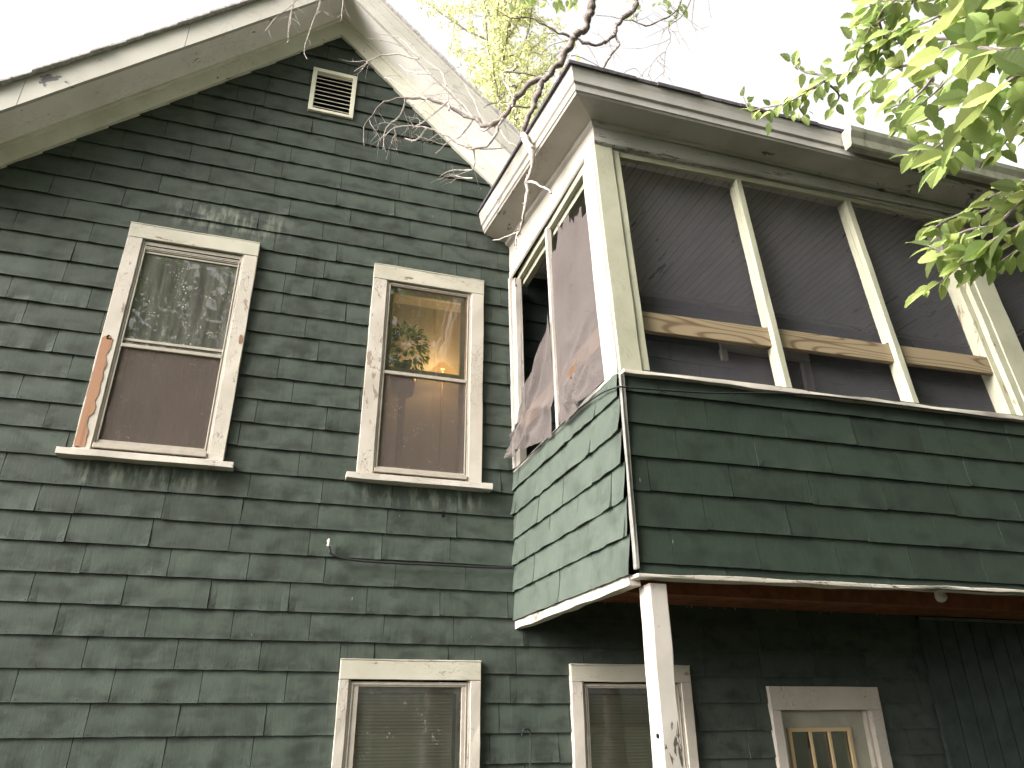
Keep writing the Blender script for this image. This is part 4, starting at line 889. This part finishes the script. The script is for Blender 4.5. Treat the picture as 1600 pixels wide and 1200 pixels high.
TWIGS=[[[[1.698,-4.301,3.466],[1.621,-4.183,3.547],[1.614,-4.073,3.567],[1.57,-3.972,3.617],[1.523,-3.836,3.637],[1.489,-3.746,3.677],[1.466,-3.678,3.723],[1.459,-3.668,3.803]],0.056,0.034],[[[1.639,-3.913,3.708],[1.594,-3.85,3.77],[1.56,-3.825,3.85]],0.05,0.04],[[[1.627,-3.893,3.703],[1.707,-3.858,3.687],[1.732,-3.795,3.694]],0.052,0.04],[[[1.507,-4.642,3.085],[1.52,-4.535,3.244],[1.535,-4.409,3.381],[1.545,-4.25,3.498],[1.531,-4.154,3.663]],0.075,0.04],[[[1.528,-4.553,3.318],[1.528,-4.412,3.437],[1.508,-4.288,3.573],[1.536,-4.181,3.676]],0.08,0.04],[[[1.533,-4.414,3.528],[1.559,-4.3,3.55],[1.554,-4.191,3.598],[1.583,-4.077,3.61],[1.651,-4.035,3.635]],0.07,0.04],[[[1.394,-4.672,2.911],[1.387,-4.585,2.988],[1.36,-4.503,3.081],[1.369,-4.413,3.13],[1.383,-4.325,3.172]],0.08,0.05],[[[1.336,-4.69,2.826],[1.331,-4.632,2.894],[1.313,-4.582,2.976],[1.347,-4.525,3.001],[1.367,-4.438,3.017],[1.387,-4.367,3.042]],0.08,0.05],[[[1.272,-4.716,2.751],[1.297,-4.649,2.814],[1.326,-4.564,2.857],[1.364,-4.471,2.883],[1.417,-4.389,2.896],[1.465,-4.31,2.916]],0.085,0.045],[[[1.39,-4.679,2.92],[1.392,-4.635,3.011],[1.387,-4.59,3.104],[1.392,-4.519,3.171],[1.397,-4.435,3.228]],0.085,0.04],[[[1.575,-4.543,2.954],[1.576,-4.458,2.998],[1.606,-4.384,3.014],[1.615,-4.31,3.052],[1.59,-4.229,3.119],[1.607,-4.148,3.137]],0.075,0.045],[[[1.574,-4.294,3.277],[1.597,-4.208,3.3],[1.609,-4.133,3.339],[1.639,-4.087,3.381]],0.05,0.04],[[[1.491,-4.36,3.091],[1.536,-4.267,3.139],[1.569,-4.183,3.204]],0.065,0.045],[[[1.297,-4.746,2.898],[1.311,-4.687,3.005],[1.327,-4.628,3.106],[1.326,-4.56,3.216]],0.09,0.04],[[[1.599,-4.505,2.899],[1.6,-4.447,2.974],[1.637,-4.378,2.996],[1.679,-4.32,3.017]],0.07,0.05],[[[1.356,-4.66,2.785],[1.378,-4.602,2.834],[1.408,-4.533,2.865],[1.429,-4.472,2.911]],0.08,0.045],[[[1.647,-4.553,3.201],[1.648,-4.504,3.213],[1.619,-4.473,3.263],[1.611,-4.43,3.286],[1.624,-4.376,3.279]],0.07,0.04],[[[1.53,-4.346,3.039],[1.542,-4.296,3.045],[1.541,-4.235,3.055],[1.523,-4.216,3.113]],0.06,0.04],[[[1.738,-4.421,2.832],[1.72,-4.348,2.876],[1.711,-4.273,2.902],[1.709,-4.199,2.915],[1.699,-4.132,2.942],[1.7,-4.067,2.955]],0.075,0.035],[[[1.679,-4.432,2.732],[1.659,-4.344,2.765],[1.662,-4.274,2.776],[1.661,-4.202,2.787],[1.643,-4.124,2.815],[1.633,-4.082,2.863]],0.08,0.035],[[[1.676,-4.265,2.786],[1.671,-4.187,2.768],[1.664,-4.132,2.772],[1.66,-4.068,2.759],[1.655,-4.016,2.759]],0.075,0.035],[[[1.775,-4.353,2.716],[1.755,-4.293,2.744],[1.741,-4.24,2.767],[1.74,-4.183,2.764],[1.734,-4.128,2.767]],0.07,0.035],[[[1.691,-4.366,2.855],[1.689,-4.291,2.841],[1.688,-4.235,2.841],[1.67,-4.176,2.859],[1.662,-4.121,2.864]],0.075,0.035],[[[1.88,-4.356,2.961],[1.853,-4.283,3.005],[1.845,-4.216,3.023],[1.837,-4.143,3.034]],0.065,0.035],[[[1.639,-3.913,3.708],[1.621,-3.835,3.715],[1.621,-3.762,3.709],[1.658,-3.73,3.704]],0.05,0.04],[[[1.581,-4.218,3.52],[1.555,-4.182,3.567],[1.551,-4.12,3.58],[1.537,-4.109,3.631]],0.055,0.035],[[[1.661,-4.212,3.446],[1.631,-4.154,3.485],[1.625,-4.081,3.492],[1.628,-4.022,3.497]],0.055,0.035],[[[1.661,-4.241,3.311],[1.639,-4.209,3.363],[1.633,-4.144,3.375],[1.662,-4.08,3.354]],0.055,0.035],[[[1.54,-4.284,3.592],[1.542,-4.22,3.601],[1.592,-4.171,3.578],[1.617,-4.112,3.568]],0.06,0.035],[[[1.568,-4.358,3.006],[1.598,-4.276,3.023],[1.615,-4.208,3.064],[1.621,-4.153,3.125]],0.06,0.035]]

def spline(pts, n=4):
    P = [Vector(p[:3]) for p in pts]; rr_ = [p[3] for p in pts]; o = []
    for i in range(len(P)-1):
        p0, p1, p2, p3 = P[max(i-1, 0)], P[i], P[i+1], P[min(i+2, len(P)-1)]
        for q in range(n):
            t = q/n; v = .5*((2*p1)+(p2-p0)*t+(2*p0-5*p1+4*p2-p3)*t*t+(-p0+3*p1-3*p2+p3)*t**3); r = rr_[i]+(rr_[i+1]-rr_[i])*t
            o.append((v, r))
    o.append((P[-1], rr_[-1])); return o
def branch(mb, pts, seed, jit=1., sides=6, n=4):
    sp = spline(pts, n); o = []
    for i, (v, r) in enumerate(sp):
        j = Vector((nz(v, 14, seed), nz(v, 14, seed+9), nz(v, 14, seed+20)))*min(.03, r*1.4+.004)
        o.append((*(v+j), r*(1+.45*nz(v, 30, seed)+.25*nz(v, 75, seed)))); 
    mb.tube(o, sides)
    return o
def twigs(mb, path, rnd, n, lmin, lmax, r0=.002, depth=1, drift=Vector((0, 0, -.3))):
    for _ in range(n):
        i = rnd.randrange(1, len(path)-1); p = Vector(path[i][:3]); d0 = (Vector(path[i+1][:3])-Vector(path[i-1][:3])).normalized()
        s = d0.cross(Vector((0, 1, 0))).normalized()*rnd.choice((-1, 1)); d = (d0*.6+s*rnd.uniform(.4, 1)+Vector((0, rnd.uniform(-.3, .3), 0))).normalized()
        L = rnd.uniform(lmin, lmax); q = [(*p, r0)]; k_ = 6
        for e in range(1, k_+1):
            d = (d+Vector((rnd.gauss(0, .16), rnd.gauss(0, .1), rnd.gauss(0, .16)))+drift*.12).normalized(); p = p+d*L/k_; q.append((*p, r0*(1-.75*e/k_)))
        mb.tube(q, 4, False)
        if depth: twigs(mb, q, rnd, 2, lmin*.4, lmax*.5, r0*.65, depth-1, drift)
rn = random.Random(17)
db = thing('dead_branch', (1.4, -1.25, 5.72), 'dead fallen branch with pale bare twigs caught on the porch roof corner', 'branch')
b = MB(); branch(b, [q[:3]+[q[3]*.68] for q in DEAD[0]], 1, sides=12, n=16); b.build('limb', M_BARK, db, smooth=True)
b = MB(); hp_ = branch(b, DEAD[1], 2, sides=8, n=6)
for i in range(4, len(hp_)-2, 2):           # knobs of old spurs
    p = Vector(hp_[i][:3]); dd = Vector((rn.uniform(-1, 1), rn.uniform(-1, 0), rn.uniform(-.2, .8))).normalized(); b.tube([(*p, hp_[i][3]*.7), (*(p+dd*.025), .003)], 5)
for q in DEAD[2:5]: branch(b, q, 5)
b.build('hanging_twig', M_TWIG, db, smooth=True)
b = MB(); s1 = branch(b, DEAD[5], 3, sides=7, n=5); b.build('side_limb', M_BARK, db, smooth=True)
b = MB()
s2 = branch(b, DEAD[6], 4)
for q in DEAD[7:11]: branch(b, q, 6)
paths = [s1[15:], s2]
for q in DEAD[11:]: paths.append(branch(b, q, 7, n=3, sides=5))
for pth in paths: twigs(b, pth, rn, 7 if len(pth) > 20 else 3, .08, .30, .0022, 1)
b.build('fine_twigs', M_TWIG, db, smooth=False)
ht = thing('dry_twigs', (-.2, -1.0, 8.2), 'thin dry twigs dangling in front of the gable peak', 'twigs')
b = MB()
for q in HANG:
    pth = branch(b, q, 8, n=4, sides=5); twigs(b, pth, rn, 4, .06, .16, .0018, 0, Vector((0, 0, -.8)))
b.build('stems', M_TWIG, ht)
# bare crooked branch against the sky, a few leaves on it
bb = thing('bare_branch', (2.9, -.6, 9.4), 'crooked dark branch with few leaves crossing the white sky above the porch roof', 'branch')
b = MB(); ps = []
for i, q in enumerate(BARE): ps.append(branch(b, q, 10+i, sides=6 if q[0][3] > .01 else 4))
for pth in ps[:1]+ps[2:6]: twigs(b, pth, rn, 5, .15, .5, .003, 1)
b.build('limb', M_BARK, bb, smooth=True)
b = MB()
for c_ in [(1.601, -.6, 8.256), (1.694, -.6, 8.291), (1.766, -.6, 8.305), (1.945, -.6, 8.388), (2.031, -.6, 8.421), (2.139, -.6, 8.462), (2.201, -.6, 8.428), (2.422, -.6, 8.512), (2.964, -.6, 8.719), (2.944, -.6, 8.62), (3.284, -.6, 8.887), (3.432, -.6, 8.835), (3.45, -.6, 8.78)]:
    for _ in range(5): leaf(b, Vector(c_)+Vector((rn.gauss(0, .05), rn.gauss(0, .05), rn.gauss(0.03, .04))), Vector((rn.gauss(0, .6), rn.gauss(0, .6), -1)), Vector((rn.gauss(0, 1), -1, rn.gauss(0, 1))), rn.uniform(.07, .11), c=tuple([rn.uniform(.3, .55)]*3))
b.build('leaves', M_LEAF, bb, smooth=False, fixn=False)

# leafy tree at the right; its lowest branches reach into view
tr = thing('leafy_tree', (5.4, -6.6, 0), 'leafy green tree whose toothed leaves hang over the porch gutter at right', 'tree')
b = MB(); branch(b, [(5.4, -6.6, 0, .22), (5.35, -6.5, 1.5, .18), (5.45, -6.55, 3.5, .15), (5.3, -6.4, 6, .11), (5.4, -6.5, 9, .05)], 40, sides=12)
branch(b, [(5.35, -6.5, 2.6, .09), (4.6, -5.9, 3.3, .06), (3.6, -5.2, 3.7, .04), (2.9, -4.75, 3.75, .025)], 41, sides=8)
branch(b, [(5.35, -6.5, 2.2, .07), (4.6, -5.6, 2.8, .04), (3.7, -4.9, 3.1, .022), (3.0, -4.4, 3.12, .012)], 42, sides=8)
b.build('trunk', M_BARK, tr, smooth=True)
tb, lf = MB(), MB(); rl = random.Random(23)
for ti, (pl, ls, sp_) in enumerate(TWIGS):
    n_ = len(pl); pts = [(*p, .0042*(1-.75*i/(n_-1))+.0008) for i, p in enumerate(pl)]
    path = [(v, r) for v, r in spline(pts, 6)]
    tb.tube([(*(v+Vector((nz(v, 12, ti), nz(v, 12, ti+4), nz(v, 12, ti+8)))*.008), r) for v, r in path], 5)
    acc = 0; side_ = 1
    for i in range(1, len(path)):
        p0, p1 = path[i-1][0], path[i][0]; seg = (p1-p0).length; acc += seg
        while acc > sp_*.5:
            acc -= sp_*.5; d = (p1-p0).normalized(); side_ = -side_
            for rep in range(2 if rl.random() < .30 else 1):
                upv = Vector((rl.gauss(0, .45), rl.gauss(-.1, .45), 1)); s_ = d.cross(upv).normalized()*side_
                ld_ = (d*rl.uniform(.3, 1.0)+s_*rl.uniform(.5, 1)+Vector((0, 0, rl.uniform(-.75, .05)))).normalized()
                st = p0+(p1-p0)*rl.random(); L_ = ls*rl.uniform(.5, .98)*(.75 if i > len(path)*.85 else 1)
                if rep: st = st+Vector((rl.gauss(0, .03), rl.gauss(0, .03), rl.gauss(0, .03)))
                tn = rl.uniform(.30, .66); leaf(lf, st+ld_*.008, ld_, upv, L_, L_*rl.uniform(.5, .64), rl.uniform(.05, .4), rl.uniform(.1, .45), (tn*rl.uniform(.9, 1.1), tn, tn), det=10)
    e = path[-1][0]; d = (path[-1][0]-path[-4][0]).normalized(); leaf(lf, e, d, Vector((rl.gauss(0, .3), 0, 1)), ls, c=(.5, .5, .5), det=10)
tb.build('twigs', M_BARK, tr); lf.build('foliage', M_LEAF, tr, smooth=False, fixn=False)
# the crown above and behind, outside the picture: it shades the porch front
OUTN = [Vector((.6251, -.7402, -.2478)), Vector((-.2325, -.7618, .6047))]
b = MB(); rl = random.Random(31); n_ = 0
cl = []
while len(cl) < 620:
    v = Vector((rl.gauss(0, 1), rl.gauss(0, 1), rl.gauss(0, 1))).normalized()*rl.uniform(.35, 1)**.5
    q = Vector((5.6+v.x*4.6, -6.4+v.y*4.0, 6.8+v.z*4.2))
    if max((q-CP).dot(o_) for o_ in OUTN) > .55: cl.append(q)
for q in cl:
    for _ in range(34):
        v = Vector((rl.gauss(0, .26), rl.gauss(0, .26), rl.gauss(0, .16))); leaf(b, q+v, Vector((rl.gauss(0, 1), rl.gauss(0, 1), rl.gauss(-.4, .5))), Vector((rl.gauss(0, .5), rl.gauss(0, .5), 1)), rl.uniform(.14, .22), c=tuple([rl.uniform(.3, .6)]*3), teeth=False, det=2)
b.build('crown', M_LEAFW, tr, fixn=False)

# pale feathery tree beyond the roof
ft = thing('feathery_tree', (5.2, 10, 0), 'pale yellow green feathery tree rising behind the roofs', 'tree')
b, lf = MB(), MB(); rl = random.Random(41)
trunk = branch(b, [(5.2, 10, 0, .22), (5.0, 10, 8, .16), (4.7, 10, 15, .10), (4.5, 10, 22, .04), (4.3, 10, 27, .01)], 50, sides=8)
def feather(p, d, L, r0):
    k_ = 14; q = [(*p, r0)]
    for e in range(1, k_+1):
        d = (d+Vector((rl.gauss(0, .07), rl.gauss(0, .07), rl.gauss(.03, .06)))).normalized(); p = p+d*L/k_; q.append((*p, r0*(1-.8*e/k_)+.003))
        if e > 2:
            for _ in range(2):
                s_ = (d.cross(Vector((rl.gauss(0, 1), rl.gauss(0, 1), rl.gauss(0, 1)))).normalized()*.8+d*.6+Vector((0, 0, .25))).normalized(); l_ = L*.16*rl.uniform(.5, 1.2); pp_ = Vector(p)
                lf_n = 9
                b.tube([(*pp_, .006), (*(pp_+s_*l_), .002)], 3, False)
                for z_ in range(lf_n):
                    w_ = pp_+s_*l_*(z_+1)/lf_n+Vector((rl.gauss(0, .05), rl.gauss(0, .05), rl.gauss(0, .05)))
                    leaf(lf, w_, Vector((rl.gauss(0, 1), rl.gauss(0, 1), rl.gauss(.2, .8))), Vector((rl.gauss(0, .6), rl.gauss(0, .6), 1)), rl.uniform(.10, .20), rl.uniform(.04, .07), c=tuple([rl.uniform(.38, .6)]*3), teeth=False, det=3)
    b.tube(q, 4, False)
for i in range(105):
    h = rl.uniform(12.5, 26); tpt = Vector((5.0-(h-8)*.045, 10, h)); a_ = rl.uniform(0, 6.28); wid = (1-abs(h-16)/15)
    feather(tpt, Vector((math.cos(a_), math.sin(a_), rl.uniform(.5, 1.5))).normalized(), (1.5+2.6*wid)*rl.uniform(.6, 1.1), .035)
b.build('branches', M_BARK, ft); lf.build('crown', M_LEAFY, ft, fixn=False)

# trees behind the photographer: they stand in the window reflections and, with more added, cut the sky light
rl = random.Random(51)
b = MB(); 
for ci in range(80):
    v = Vector((rl.gauss(0, 1), rl.gauss(0, 1), rl.gauss(0, 1))).normalized()*rl.uniform(.3, 1)**.5; q = Vector((v.x*3.6, v.y*3.6, 7.5+v.z*4.6))
    for _ in range(60):
        leaf(b, q+Vector((rl.gauss(0, .5), rl.gauss(0, .5), rl.gauss(0, .35))), Vector((rl.gauss(0, 1), rl.gauss(0, 1), rl.gauss(0, 1))), Vector((0, 0, 1)), rl.uniform(.2, .34), c=tuple([rl.uniform(.3, .7)]*3), teeth=False, det=2)
t0 = thing('yard_tree', (0, 0, 0), 'broadleaf tree standing across the yard facing the house', 'tree', 'trees across the yard')
cr = b.build('crown', M_LEAFW, t0, fixn=False)
b = MB(); branch(b, [(0, 0, 0, .25), (.2, .1, 4, .18), (0, 0, 8, .1), (.1, 0, 11, .03)], 60, sides=8); tk = b.build('trunk', M_BARK, t0)
spots = [(-8, -14, 1.2, 0), (-3.0, -13, 1.35, 1.3), (2, -14.5, 1.3, 2.2), (7, -13, 1.3, 4), (12.5, -9, 1.3, 5), (14, -3, 1.3, .6), (-13, -13, 1.1, 3), (-.5, -18, 1.6, 2.6), (5, -19, 1.6, .4), (-7, -20, 1.5, 5.1)]
for i, (x, y, s_, a_) in enumerate(spots):
    if i == 0: t_ = t0
    else:
        t_ = t0.copy(); COL.objects.link(t_)
        for ch in (cr, tk):
            c_ = ch.copy(); COL.objects.link(c_); c_.parent = t_
    t_.location = (x, y, 0); t_.scale = (s_, s_, s_); t_.rotation_euler = (0, 0, a_)
